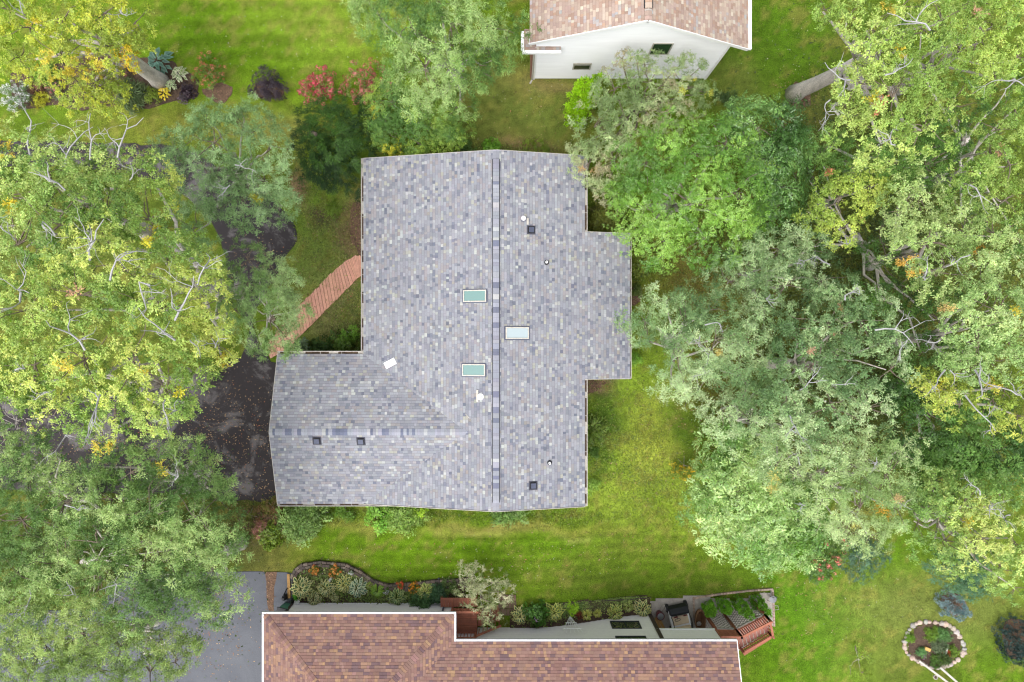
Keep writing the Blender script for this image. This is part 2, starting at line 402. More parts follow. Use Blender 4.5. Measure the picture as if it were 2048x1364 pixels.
def turf(X, Y):
    """lawn colour at ground points"""
    Z = terrain(X, Y)
    U, V = px_of(X, Y, Z)
    wob = 34 * (vnoise(X, Y, 1.3, 1) - .5) + 16 * (vnoise(X, Y, .45, 2) - .5)
    wob2 = 34 * (vnoise(X, Y, 1.3, 3) - .5) + 16 * (vnoise(X, Y, .45, 4) - .5)
    big = vnoise(X, Y, 4.0, 5)[..., None]; mid = vnoise(X, Y, .9, 6)[..., None]
    C = np.array(LAWN) * (1 - big) + np.array(OLIVE) * big
    for (u, v, ru, rv, col, wt) in PATCH:
        d = ((U + wob - u) / ru) ** 2 + ((V + wob2 - v) / rv) ** 2
        k = (wt * np.exp(-np.clip(d, 0, 30) ** 1.5 * 0.7))[..., None]
        C = C * (1 - k) + np.array(col) * k
    # mowing lines: slightly slanting passes, lighter and darker
    top = np.exp(-(((U - 560) / 420) ** 2 + ((V - 60) / 190) ** 2) ** 2); bot = np.exp(-(((U - 1000) / 560) ** 2 + ((V - 1110) / 85) ** 2) ** 2)
    ph1 = (Y - 0.06 * X) / 0.95 * 2 * math.pi + 5 * vnoise(X, Y, 7, 7); ph2 = (Y + 0.03 * X) / 0.62 * 2 * math.pi + 5 * vnoise(X, Y, 6, 8)
    s = (0.15 * np.sin(ph1) * top + 0.19 * np.sin(ph2) * bot)[..., None]
    dryn = np.clip((vnoise(X, Y, .55, 9) + vnoise(X, Y, .21, 10) - 1.12) * 2.4, 0, 0.6)[..., None]
    C = C * (1 + s) * (0.87 + 0.27 * mid)
    C = C * (1 - dryn) + np.array(A(150, 148, 72)) * dryn
    return C

C = turf(X, Y)
ny, nx = X.shape
verts = np.stack([X, Y, terrain(X, Y) + 0.03 * (vnoise(X, Y, .8, 12) - .5)], -1).reshape(-1, 3)
# the lower ground beside the brown house is cut away where its patio lies; keep the sheet just below the paving there
idx = np.arange(ny * nx).reshape(ny, nx)
quads = np.stack([idx[:-1, :-1], idx[:-1, 1:], idx[1:, 1:], idx[1:, :-1]], -1).reshape(-1, 4)
lawn = np_mesh('lawn', verts, quads, None, M['ground'], kind='structure', smooth=True)
at = lawn.data.attributes.new('Col', 'FLOAT_COLOR', 'POINT')
c4 = np.ones((ny * nx, 4), np.float32); c4[:, :3] = C.reshape(-1, 3); at.data.foreach_set('color', c4.ravel())
lawn['label'] = 'green mown lawn and weedy ground around the three houses'

def sheet(name, poly_px, mat, dz, label, step=0.35, wob=0.10, kind='structure', cat=None):
    """an irregular-edged sheet lying on the ground"""
    if name == 'mulch_strip' and dz < .04:      # bare patches have no corners
        for _ in range(3):
            poly_px = [q for a, b in zip(poly_px, poly_px[1:] + poly_px[:1]) for q in ((a[0] * .75 + b[0] * .25, a[1] * .75 + b[1] * .25), (a[0] * .25 + b[0] * .75, a[1] * .25 + b[1] * .75))]
    pts = [G(u, v) for u, v in poly_px]; out = []
    for i, a in enumerate(pts):
        b = pts[(i + 1) % len(pts)]; n = max(1, int((b - a).length / step))
        for k in range(n):
            p = a.lerp(b, k / n)
            p.x += wob * 2 * (float(vnoise(p.x, p.y, .7, 21)) - .5) + wob * (float(vnoise(p.x, p.y, .22, 23)) - .5)
            p.y += wob * 2 * (float(vnoise(p.x, p.y, .7, 22)) - .5) + wob * (float(vnoise(p.x, p.y, .22, 24)) - .5)
            p.z = float(terrain(p.x, p.y)) + dz; out.append(p)
    area = sum(a.x * b.y - b.x * a.y for a, b in zip(out, out[1:] + out[:1]))
    if area < 0: out.reverse()
    o = MB().slab(out, dz + 0.1).build(name, mat, None, kind)
    o['label'] = label
    if cat: o['category'] = cat
    return o

def drape(name, poly_px, mat, dz, label, step=0.16):
    """a sheet that follows sloping ground, made of small cells with a ragged edge"""
    pts = shape(poly_px); xs = np.arange(min(p[0] for p in pts), max(p[0] for p in pts) + step, step); ys = np.arange(min(p[1] for p in pts), max(p[1] for p in pts) + step, step)
    X_, Y_ = np.meshgrid(xs, ys); ok = inpoly(X_[:-1, :-1] + step / 2 + .12 * (vnoise(X_[:-1, :-1], Y_[:-1, :-1], .4, 61) - .5), Y_[:-1, :-1] + step / 2, pts)
    V_ = np.stack([X_, Y_, terrain(X_, Y_) + dz], -1).reshape(-1, 3); id_ = np.arange(X_.size).reshape(X_.shape)
    q = np.stack([id_[:-1, :-1], id_[:-1, 1:], id_[1:, 1:], id_[1:, :-1]], -1)[ok]
    o = np_mesh(name, V_, q, None, mat, kind='structure', smooth=True); o['label'] = label
    return o

sheet('driveway', DRIVE_PX, M['asphalt_dark'], 0.035, 'old dark mottled asphalt driveway beside the grey house', wob=0.14)
sheet('driveway', APRON_PX, M['asphalt_grey'], 0.035, 'plain grey asphalt driveway of the brown-roofed house', wob=0.04)
sheet('soil', BED_PX, M['soil'], 0.03, 'dark soil of the hosta bed beside the grey siding', wob=0.06)
drape('soil', BED2_PX, M['soil'], 0.05, 'narrow strip of soil along the long grey wall')
sheet('soil', FLOWER_PX, M['soil'], 0.03, 'soil of the flower bed under the yellow tree', wob=0.2)
drape('soil', RING_PX, M['soil'], 0.05, 'soil inside the ring of pale stones')
drape('patio', [(1302, 1200), (1398, 1190), (1470, 1200), (1548, 1180), (1548, 1250), (1480, 1300), (1300, 1290)], M['concrete'], 0.05, 'pale concrete ground under the golf cart and below the deck')
sheet('mulch_strip', [(699, 400), (727, 400), (760, 520), (727, 520), (705, 500)], M['mulch'], 0.025, 'reddish mulch along the grey house by the boardwalk', wob=0.14)
sheet('mulch_strip', [(1150, 757), (1215, 758), (1205, 775), (1180, 790), (1150, 800)], M['mulch'], 0.025, 'reddish mulch in the inner corner right of the grey house', wob=0.14)
sheet('mulch_strip', [(1245, 570), (1292, 575), (1285, 612), (1245, 615)], M['mulch'], 0.025, 'reddish mulch beside the far right eave', wob=0.14)
sheet('mulch_strip', [(480, 1010), (560, 1030), (570, 1060), (520, 1075), (475, 1050)], M['mulch'], 0.025, 'reddish mulch by the lower left corner of the grey house', wob=0.16)
sheet('mulch_strip', [(530, 1145), (552, 1145), (549, 1190), (547, 1226), (536, 1226), (534, 1180)], M['mulch'], 0.041, 'brown strip of debris lying on the grey asphalt', wob=0.1)
sheet('mulch_strip', [(1570, 170), (1620, 160), (1625, 215), (1575, 212)], M['mulch'], 0.025, 'bare ground round the foot of the leaning oak', wob=0.25)
sheet('mulch_strip', [(395, 175), (460, 165), (465, 200), (420, 206)], M['mulch'], 0.025, 'bare brown patch under the pink-orange panicle shrub', wob=0.14)
sheet('mulch_strip', [(505, 160), (565, 160), (570, 198), (510, 196)], M['mulch'], 0.02, 'dark bare patch under the purple-black shrub', wob=0.14)
sheet('mulch_strip', [(1880, 1185), (1930, 1190), (1930, 1235), (1890, 1225)], M['mulch'], 0.02, 'brown patch under the small blue spruce', wob=0.14)
sheet('mulch_strip', [(2000, 1235), (2060, 1235), (2060, 1325), (2010, 1310)], M['mulch'], 0.02, 'brown patch under the big dark spruce', wob=0.14)

# grass blades
def on_lawn(x, y, beds=True):
    bad = np.zeros(x.shape, bool)
    for k in ('drive', 'apron', 'house') + (('bed', 'bed2', 'flower', 'ring', 'patio') if beds else ()):
        bad |= inpoly(x, y, POLY[k])
    bad |= inpoly(x, y, BROWN_WALL) | inpoly(x, y, WHITE_WALL)
    return ~bad

def blades(n, seed, hmin, hmax, wid, region=None, tint=1.0):
    r = np.random.default_rng(seed)
    x = r.uniform(-30, 30, n); y = r.uniform(-20.5, 20.5, n)
    if region is not None:
        u, v = px_of(x, y, terrain(x, y)); k = np.zeros(n)
        for (cu, cv, ru, rv) in region:
            k = np.maximum(k, np.exp(-(((u - cu) / ru) ** 2 + ((v - cv) / rv) ** 2)))
        keep = r.random(n) < k; x, y = x[keep], y[keep]
    ok = on_lawn(x, y); x, y = x[ok], y[ok]; n = len(x)
    z = terrain(x, y); a = r.uniform(0, 2 * np.pi, n); h = r.uniform(hmin, hmax, n); lean = r.uniform(.2, 1.1, n) * h
    b = a + np.pi / 2 + r.uniform(-.5, .5, n)
    base = np.stack([x, y, z], -1)
    side = np.stack([np.cos(b), np.sin(b), 0 * b], -1) * (wid * r.uniform(.6, 1.3, n))[:, None]
    tip = base + np.stack([np.cos(a) * lean, np.sin(a) * lean, h], -1)
    V = np.stack([base - side, base + side, tip], 1).reshape(-1, 3)
    col = turf(x, y) * r.uniform(.75, 1.55, n)[:, None] * tint
    dry = r.random(n) < .07; col[dry] = np.array(A(190, 178, 112)) * r.uniform(.7, 1.1, dry.sum())[:, None]
    return V, col
V1, c1 = blades(270000, 3, .035, .075, .011)
np_mesh('grass', V1, np.arange(len(V1)).reshape(-1, 3), c1, M['grass'], kind='stuff')['label'] = 'short mown grass blades of the lawns'
WILD = [(1260, 860, 90, 130), (1310, 980, 90, 70), (1100, 1035, 160, 18), (650, 480, 60, 140), (690, 640, 50, 60), (1220, 620, 40, 260), (1000, 300, 200, 12), (1400, 560, 110, 80), (1430, 760, 50, 110), (500, 1040, 60, 40), (800, 1030, 240, 16), (1800, 600, 300, 300)]
V2, c2 = blades(620000, 4, .10, .26, .013, WILD, 1.2)
np_mesh('tall_grass', V2, np.arange(len(V2)).reshape(-1, 3), c2, M['grass'], kind='stuff')['label'] = 'longer unmown grass close to the grey house and under trees'

# low weeds and ground cover: small leaves lying at all angles
def leaflets(n, seed, region, size, cols, z0, z1, tilt=.5, ground=None):
    r = np.random.default_rng(seed)
    tot = sum(ru * rv for _, _, ru, rv in region); xs, ys = [], []
    for cu, cv, ru, rv in region:
        k = max(3, int(n * ru * rv / tot)); uu = cu + r.normal(0, .55, k) * ru; vv = cv + r.normal(0, .55, k) * rv
        d = H / F; xs.append((uu - 1024) * d); ys.append((682 - vv) * d)
    x = np.concatenate(xs); y = np.concatenate(ys)
    bad = inpoly(x, y, POLY['house']) | inpoly(x, y, BROWN_WALL) | inpoly(x, y, WHITE_WALL)
    if ground == 'noroad': bad |= inpoly(x, y, POLY['drive'])
    if ground == 'beds': bad |= ~(inpoly(x, y, POLY['bed']) | inpoly(x, y, POLY['bed2']))
    x, y = x[~bad], y[~bad]; n = len(x)
    clump = vnoise(x, y, .35, seed + 50)
    z = terrain(x, y) + z0 + (z1 - z0) * r.random(n) * clump
    a = r.uniform(0, 2 * np.pi, n); t = r.normal(0, tilt, n)
    L = size * r.uniform(.6, 1.4, n); W = L * r.uniform(.4, .7, n)
    d = np.stack([np.cos(a) * np.cos(t), np.sin(a) * np.cos(t), np.sin(t)], -1); s = np.stack([-np.sin(a), np.cos(a), r.normal(0, tilt * .6, n)], -1)
    c = np.stack([x, y, z], -1)
    V = np.stack([c - d * (L / 2)[:, None], c + s * (W / 2)[:, None], c + d * (L / 2)[:, None], c - s * (W / 2)[:, None]], 1).reshape(-1, 3)
    pal = np.array(cols); k = np.clip((clump * len(pal) + r.normal(0, .5, n)).astype(int), 0, len(pal) - 1)
    return V, pal[k] * r.uniform(.7, 1.35, n)[:, None]
GC = [A(112, 138, 52), A(138, 164, 62), A(162, 184, 78), A(100, 124, 50)]
V3, c3 = leaflets(46000, 5, WILD + [(640, 440, 60, 120), (690, 650, 40, 50), (1000, 296, 180, 10), (1190, 900, 20, 90)], .07, GC, .02, .22, .45, 'noroad')
np_mesh('ground_cover', V3, np.arange(len(V3)).reshape(-1, 4), c3, M['leaf'], kind='stuff')['label'] = 'low weedy ground cover round the grey house'
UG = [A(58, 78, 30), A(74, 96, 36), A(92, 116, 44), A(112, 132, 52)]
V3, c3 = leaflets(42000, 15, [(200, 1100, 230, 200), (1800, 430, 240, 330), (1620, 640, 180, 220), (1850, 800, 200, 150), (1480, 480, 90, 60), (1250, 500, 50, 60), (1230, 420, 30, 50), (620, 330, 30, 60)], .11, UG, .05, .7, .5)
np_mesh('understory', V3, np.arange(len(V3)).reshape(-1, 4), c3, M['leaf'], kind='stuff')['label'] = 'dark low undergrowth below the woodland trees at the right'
LC = [A(150, 122, 98), A(176, 142, 108), A(198, 168, 130), A(124, 102, 86), A(184, 124, 92)]
V4, c4_ = leaflets(4000, 6, [(450, 850, 140, 120), (250, 900, 300, 60), (520, 980, 50, 40), (520, 520, 60, 60), (300, 310, 120, 25), (700, 560, 40, 130), (490, 1050, 60, 50), (1190, 775, 30, 20), (540, 1185, 12, 50), (440, 1260, 70, 100), (1430, 800, 90, 120), (1600, 860, 120, 80), (640, 440, 40, 40), (1600, 190, 50, 40)], .075, LC, .045, .06, .15)
np_mesh('fallen_leaves', V4, np.arange(len(V4)).reshape(-1, 4), c4_, M['litter'], kind='stuff')['label'] = 'dry fallen leaves scattered over drives and bare ground'
PC = [A(232, 232, 225), A(240, 236, 205)]
V4, c4_ = leaflets(420, 8, [(520, 100, 220, 90), (1100, 210, 150, 80), (1000, 1120, 400, 60), (1700, 1230, 200, 120), (1580, 120, 90, 100)], .05, PC, .05, .08, .2)
np_mesh('clover_heads', V4, np.arange(len(V4)).reshape(-1, 4), c4_, M['litter'], kind='stuff')['label'] = 'tiny white clover heads dotted over the lawns'

FG = [A(104, 132, 60), A(130, 154, 74), A(150, 168, 92), A(112, 112, 70)]
V3, c3 = leaflets(13000, 25, [(650, 1165, 70, 34), (800, 1188, 110, 22), (720, 1160, 60, 20), (1080, 1226, 60, 20), (1180, 1220, 90, 18), (1270, 1214, 40, 16)], .10, [tuple(q * 1.4 for q in c) for c in FG], .06, .22, .4, 'beds')
np_mesh('bed_cover', V3, np.arange(len(V3)).reshape(-1, 4), c3, M['leaf'], kind='stuff')['label'] = 'mixed low leaves filling the planting beds of the brown house'
V4, c4_ = leaflets(700, 26, [(1300, 950, 120, 120), (1000, 1120, 420, 60), (1650, 1220, 180, 120), (430, 255, 150, 30), (1050, 220, 120, 80), (640, 520, 60, 160)], .08, LC, .05, .08, .2)
np_mesh('lawn_leaves', V4, np.arange(len(V4)).reshape(-1, 4), c4_, M['litter'], kind='stuff')['label'] = 'a few dry leaves blown over the lawns'

# ------------------------------------------------------------------ roofs made of single shingle tabs
def clip(poly, a, b):
    """keep the part of a 2D polygon left of the line a->b"""
    out = []; n = len(poly)
    side = lambda p: (b[0] - a[0]) * (p[1] - a[1]) - (b[1] - a[1]) * (p[0] - a[0])
    for i in range(n):
        p, q = poly[i], poly[(i + 1) % n]; sp, sq = side(p), side(q)
        if sp >= 0: out.append(p)
        if (sp > 0 > sq) or (sp < 0 < sq):
            t = sp / (sp - sq); out.append((p[0] + (q[0] - p[0]) * t, p[1] + (q[1] - p[1]) * t))
    return out

def pick(pal):
    r = rnd.random() * sum(p[1] for p in pal)
    for c, wgt in pal:
        r -= wgt
        if r <= 0: break
    return jit(c, 0.10)

class Roof:
    """one roof: a felt-covered deck plus shingle tabs; the largest tabs become objects of their own"""
    def __init__(s, house, felt, pal, exposure=0.143, wmin=.11, wmax=.33):
        s.house, s.pal, s.e, s.wmin, s.wmax = house, pal, exposure, wmin, wmax
        s.deck = MB(); s.tabs = []; s.felt = felt
    def plane(s, polys, org, up, slope, z0):
        """polys: convex plan polygons; org: a point on the eave line; up: unit plan vector uphill"""
        up = Vector(up); al = Vector((-up.y, up.x))
        zf = lambda x, y: z0 + slope * ((x - org[0]) * up.x + (y - org[1]) * up.y)
        st = []
        for poly in polys:
            ar = sum(a[0] * b[1] - b[0] * a[1] for a, b in zip(poly, poly[1:] + poly[:1]))
            poly = list(poly) if ar > 0 else list(reversed(poly))
            s.deck.slab([(x, y, zf(x, y)) for x, y in poly], 0.14)
            st.append([((x - org[0]) * al.x + (y - org[1]) * al.y, (x - org[0]) * up.x + (y - org[1]) * up.y) for x, y in poly])
        smin = min(p[0] for q in st for p in q); smax = max(p[0] for q in st for p in q); tmax = max(p[1] for q in st for p in q)
        for i, q in enumerate(st):
            ar = sum(a[0] * b[1] - b[0] * a[1] for a, b in zip(q, q[1:] + q[:1]))
            if ar < 0: st[i] = list(reversed(q))
        e = s.e / math.sqrt(1 + slope * slope); row = 0; t = 0.0
        while t < tmax:
            x = smin - rnd.uniform(0, .3)
            band = jit((1, 1, 1), .03)
            while x < smax:
                small = rnd.random() < .62
                wdt = rnd.uniform(s.wmin, s.wmin * 1.9) if small else rnd.uniform(s.wmin * 1.8, s.wmax * 1.1)
                col = pick(s.pal) if small else jit(s.pal[rnd.choice([0, 0, 1, 1, 2, 5])][0], .07); col = tuple(c * b for c, b in zip(col, band))
                hgt = rnd.choice([.010, .013, .017])
                gap = 0.010 + rnd.random() * .006
                rect = [(x, t - .005), (x + wdt - .004, t - .005), (x + wdt - .004, t + e - gap), (x, t + e - gap)]
                for q in st:
                    r = rect
                    for a, b in zip(q, q[1:] + q[:1]):
                        r = clip(r, a, b)
                        if len(r) < 3: break
                    if len(r) < 3: continue
                    top = []
                    for (ss, tt) in r:
                        px = org[0] + al.x * ss + up.x * tt; py = org[1] + al.y * ss + up.y * tt
                        k = min(1, max(0, (tt - t) / e))
                        top.append((px, py, zf(px, py) + .002 + hgt * (1 - .6 * k)))
                    size = (max(p[0] for p in r) - min(p[0] for p in r)) if len(r) == 4 else 0
                    s.tabs.append((size, top, col))
                x += wdt
            t += e; row += 1
    def build(s, label):
        roof = s.deck.build('roof', s.felt, s.house, label=label)
        s.tabs.sort(key=lambda t: -t[0])
        rest = MB()
        for i, (size, top, col) in enumerate(s.tabs):
            n = len(top); low = [(x, y, z - .012) for x, y, z in top]
            vs = top + low; fs = [tuple(range(n))] + [(j, n + j, n + (j + 1) % n, (j + 1) % n) for j in range(n)]
            if i < 300:
                o = MB().add(vs, fs).build('shingle', M['shingle_obj'], roof); o.color = (*col, 1)
            else:
                rest.add(vs, fs, col)
        rest.build('shingle_field', M['shingle_stuff'], roof, kind='stuff')
        return roof

def caps(roof, a, b, width, pitch, pal, name, sl, sr, step=(.12, .22), lift=0.05, mats=None):
    """a run of ridge or hip caps from a to b, each its own small folded slab; sl/sr: drop at the two edges"""
    a, b = Vector(a), Vector(b); d = (b - a); Lg = d.length; d.normalize()
    sd_ = Vector((d.y, -d.x, 0)).normalized() * (width / 2); t = 0.0
    while t < Lg - .05:
        w_ = rnd.uniform(*step); e = min(Lg, t + w_ - .006)
        p, q = a + d * t + Vector((0, 0, lift)), a + d * e + Vector((0, 0, lift - .006))
        vs = [p - sd_ - Vector((0, 0, sl)), p, p + sd_ - Vector((0, 0, sr)), q - sd_ - Vector((0, 0, sl)), q, q + sd_ - Vector((0, 0, sr))]
        vs += [v - Vector((0, 0, .02)) for v in vs]
        fs = [(0, 1, 4, 3), (1, 2, 5, 4), (6, 9, 10, 7), (7, 10, 11, 8), (0, 3, 9, 6), (2, 8, 11, 5), (0, 6, 7, 1), (1, 7, 8, 2), (3, 4, 10, 9), (4, 5, 11, 10)]
        o = MB().add(vs, [tuple(reversed(f)) for f in fs]).build(name, M['shingle_obj'], roof); o.color = (*pick(pal), 1)
        t += w_

GREY = [(A(176, 178, 192), 6), (A(190, 192, 204), 5), (A(160, 163, 180), 4), (A(140, 144, 165), 3.2), (A(214, 217, 220), 3.2), (A(186, 180, 186), 2.5), (A(205, 204, 192), 2.0), (A(122, 128, 152), 1.5), (A(228, 230, 228), 1.2), (A(180, 170, 166), .5)]
def soften(pal, k, gain):
    w_ = sum(x[1] for x in pal); mean = [sum(x[0][i] * x[1] for x in pal) / w_ for i in range(3)]
    return [(tuple((c * (1 - k) + m * k) * gain for c, m in zip(col, mean)), wgt) for col, wgt in pal]
GREY = soften([((c[0] * 1.0, c[1] * 1.0, c[2] * .965), w_) for c, w_ in GREY], .24, .92)
GREYCAP = [(A(182, 184, 195), 7), (A(118, 124, 150), 1.8), (A(214, 216, 214), 1.3), (A(168, 171, 186), 4)]
BROWN = [(A(176, 138, 128), 6), (A(162, 122, 116), 4), (A(196, 152, 128), 4), (A(214, 170, 130), 2.2), (A(140, 104, 108), 2.6), (A(122, 98, 112), 1.6), (A(186, 142, 138), 3)]
BEIGE = [(A(206, 178, 164), 5), (A(190, 160, 148), 4), (A(226, 204, 184), 4), (A(204, 160, 134), 3), (A(200, 194, 194), 3), (A(184, 146, 128), 2), (A(238, 226, 206), 2), (A(186, 190, 196), 1)]

GREYCAP = soften(GREYCAP, .25, .92); BROWN = soften([(((c[0] * .95, c[1] * 1.0, c[2] * .98)), w_) for c, w_ in BROWN], .34, .97); BEIGE = soften([((c[0] * .96, c[1], c[2]), w_) for c, w_ in BEIGE], .36, 1.12)
# ------------------------------------------------------------------ the grey-shingled house
XL, XR, XE, XC = -7.572, 3.665, 6.017, -0.78
YT, YB, ZE, ZR = 9.305, -8.282, 3.2, 4.75
SM = (ZR - ZE) / (XC - XL)
WY0, WY1, WX = -8.30, -0.663, -11.95
WYC = (WY0 + WY1) / 2; ZW = 4.42; SW = (ZW - ZE) / (WY1 - WYC)
XA = XC - (ZR - ZW) / SM                   # where the wing ridge runs into the main slope
EY0, EY1 = -1.91, 5.48
grey = thing('grey_house', 'grey-shingled house with a garage wing and three skylights in the middle', 'house', (-1.0, 0.5, 0))
zmain = lambda x: ZR - SM * abs(x - XC)
zwing = lambda y: ZW - SW * abs(y - WYC)

wl = MB()
for (x0, x1, y0, y1, zz) in ((XL + .45, XR - .4, YB + .35, YT - .35, 3.05), (WX + .35, XL + .44, WY0 + .4, WY1 - .4, 3.05), (XR - .39, XE - .45, EY0 + .3, EY1 - .3, 3.05)):
    wl.box((x0, y0, -.3), (x1, y1, zz))
wl.add([(XL + .45, YT - .36, 3.05), (XR - .4, YT - .36, 3.05), (XR - .4, YT - .36, zmain(XR - .4) - .16), (XC, YT - .36, ZR - .16)], [(0, 1, 2, 3)])
wl.add([(XL + .45, YB + .36, 3.05), (XR - .4, YB + .36, 3.05), (XR - .4, YB + .36, zmain(XR - .4) - .16), (XC, YB + .36, ZR - .16)], [(3, 2, 1, 0)])
wl.add([(WX + .36, WY0 + .4, 3.05), (WX + .36, WY1 - .4, 3.05), (WX + .36, WYC, ZW - .16)], [(0, 1, 2)])
wl.build('wall', M['siding_tan'], grey)

rf = Roof(grey, M['felt'], GREY)
rf.plane([[(XL, WY1), (XC, WY1), (XC, YT), (XL, YT)], [(XL, WY1), (XA, WYC), (XC, WYC), (XC, WY1)], [(XA, WYC), (XL, YB), (XC, YB), (XC, WYC)]], (XL, 0), (1, 0), SM, ZE)
rf.plane([[(XC, YB), (XR, YB), (XR, YT), (XC, YT)], [(XR, EY0), (XE, EY0), (XE, EY1), (XR, EY1)]], (XE, 0), (-1, 0), SM, ZE)
rf.plane([[(WX, WY1), (WX, WYC), (XA, WYC), (XL, WY1)]], (0, WY1), (0, -1), SW, ZE)
rf.plane([[(WX, WY0), (XL, WY0), (XA, WYC), (WX, WYC)]], (0, WY0), (0, 1), SW, ZE)
roof = rf.build('blue-grey mottled asphalt shingle roof')
vent = MB().box((XC - .185, YB + .42, ZR - .06), (XC + .185, YT - .45, ZR + .03)).build('ridge_vent', M['black'], roof, label='black louvred edges of the ridge vent')
caps(roof, (XC, YB + .40, ZR), (XC, YT - .43, ZR), .30, .2, GREYCAP, 'ridge_cap', .02, .02, (.14, .30), .062)
caps(roof, (XC, YT - .42, ZR), (XC, YT - .01, ZR), .32, .2, GREY, 'ridge_cap', .04, .04, (.15, .25), .03)
caps(roof, (XC, YB + .01, ZR), (XC, YB + .39, ZR), .32, .2, GREY, 'ridge_cap', .04, .04, (.15, .25), .03)
WINGCAP = [(A(174, 176, 188), 7), (A(128, 134, 156), 2.0), (A(196, 198, 200), 1.5)]
caps(roof, (WX + .01, WYC, ZW), (XA + .1, WYC, ZW), .33, .2, WINGCAP, 'ridge_cap', .05, .05, (.10, .20), .03)

def gutter(house, a, b, out, mat, wdt=.11, z=-.04):
    """an open trough along a level eave from a to b, `out` pointing away from the roof"""
    a, b, o = Vector(a), Vector(b), Vector(out)
    mb = MB(); up = Vector((0, 0, 1))
    mb.bar(a + o * wdt + up * z, b + o * wdt + up * z, .028, .10)
    mb.bar(a + o * wdt * .5 + up * (z - .06), b + o * wdt * .5 + up * (z - .06), wdt, .012)
    d = (b - a).normalized(); n = int((b - a).length / .9)
    for k in range(n + 1):
        p = a + d * ((b - a).length * k / max(1, n)); mb.bar(p + up * (z + .03), p + o * wdt + up * (z + .03), .02, .012)
    g = mb.build('gutter', mat, house)
    t = .1
    while t < (b - a).length - .3:       # wet leaf mould lying in the trough
        l_ = rnd.uniform(.25, 1.3); e = min((b - a).length - .05, t + l_)
        MB().bar(a + d * t + o * wdt * .45 + up * (z - .045), a + d * e + o * wdt * .45 + up * (z - .045), wdt * .7, .02).build('gutter_silt', M['soil'], g); t = e + rnd.uniform(.1, .8)
    return g
gutter(grey, (XL, WY1 + .12, ZE), (XL, YT, ZE), (-1, 0, 0), M['offwhite'])
gutter(grey, (WX, WY1, ZE), (XL - .02, WY1, ZE), (0, 1, 0), M['offwhite'], .14)
gutter(grey, (WX, WY0, ZE), (XL + 2.2, WY0, ZE), (0, -1, 0), M['offwhite'])
gutter(grey, (XR, YB, zmain(XR)), (XR, EY0 - .02, zmain(XR)), (1, 0, 0), M['offwhite'])
gutter(grey, (XR, EY1 + .02, zmain(XR)), (XR, YT, zmain(XR)), (1, 0, 0), M['offwhite'])
gutter(grey, (XE, EY0, ZE), (XE, EY1, ZE), (1, 0, 0), M['offwhite'], .06)
for a, b in (((XL, YT + .015, ZE), (XC, YT + .015, ZR)), ((XC, YT + .015, ZR), (XR, YT + .015, zmain(XR))), ((XL, YB - .04, ZE), (XC, YB - .04, ZR)), ((XC, YB - .04, ZR), (XR, YB - .04, zmain(XR))),
             ((WX - .015, WY0, ZE), (WX - .015, WYC, ZW)), ((WX - .015, WYC, ZW), (WX - .015, WY1, ZE)), ((XR, EY1 + .015, zmain(XR)), (XE, EY1 + .015, ZE)), ((XR, EY0 - .015, zmain(XR)), (XE, EY0 - .015, ZE))):
    MB().bar(Vector(a) - Vector((0, 0, .06)), Vector(b) - Vector((0, 0, .06)), .025, .12).build('rake_trim', M['offwhite'], grey)

def on_main(u, v):
    """point of the main roof surface seen at a photo position"""
    z = 4.0
    for _ in range(8):
        p = P(u, v, z); z = zmain(p.x)
    return P(u, v, z)
def on_wing(u, v):
    z = 4.0
    for _ in range(8):
        p = P(u, v, z); z = zwing(p.y)
    return P(u, v, z)

def tilt_frame(kind, p):
    if kind == 'main':
        sgn = 1 if p.x < XC else -1
        ex = Vector((1, 0, sgn * SM)).normalized(); ey = Vector((0, 1, 0))
    else:
        sgn = -1 if p.y > WYC else 1
        ex = Vector((1, 0, 0)); ey = Vector((0, 1, sgn * SW)).normalized()
    return ex, ey, ex.cross(ey).normalized()

def rbox(mb, p, fr, a, b, rot=0.0):
    """box in the tilted frame of the roof"""
    ex, ey, ez = fr; c, s_ = math.cos(rot), math.sin(rot)
    f1 = ex * c + ey * s_; f2 = ey * c - ex * s_
    vs = [p + f1 * x + f2 * y + ez * z for z in (a[2], b[2]) for x, y in ((a[0], a[1]), (b[0], a[1]), (b[0], b[1]), (a[0], b[1]))]
    return mb.add(vs, [(0, 3, 2, 1), (4, 5, 6, 7), (0, 1, 5, 4), (1, 2, 6, 5), (2, 3, 7, 6), (3, 0, 4, 7)])

for (u, v, gl, lab) in ((950, 592, 'skylight_glass', 'upper left skylight with a tree reflection painted as teal tint'), (948, 740, 'skylight_glass', 'lower left skylight with a tree reflection painted as teal tint'), (1034, 666, 'skylight_blind', 'pale blue skylight right of the ridge')):
    p = on_main(u, v); fr = tilt_frame('main', p); hx, hy = .585, .295
    k = MB(); t = .055
    rbox(k, p, fr, (-hx, -hy, 0), (hx, -hy + t, .10)); rbox(k, p, fr, (-hx, hy - t, 0), (hx, hy, .10))
    rbox(k, p, fr, (-hx, -hy + t, 0), (-hx + t, hy - t, .10)); rbox(k, p, fr, (hx - t, -hy + t, 0), (hx, hy - t, .10))
    sk = k.build('skylight', M['offwhite'], grey, label=lab)
    rbox(MB(), p, fr, (-hx + t + .001, -hy + t + .001, .02), (hx - t - .001, hy - t - .001, .075)).build('pane', M[gl], sk)
    f = MB(); rbox(f, p, fr, (-hx - .05, -hy - .05, .005), (hx + .05, -hy - .003, .026)); rbox(f, p, fr, (-hx - .05, hy + .003, .005), (hx + .05, hy + .05, .026))
    rbox(f, p, fr, (hx + .003, -hy, .005), (hx + .06, hy, .026)); rbox(f, p, fr, (-hx - .06, -hy, .005), (-hx - .003, hy, .026))
    f.build('flashing', M['dark_metal'], sk)

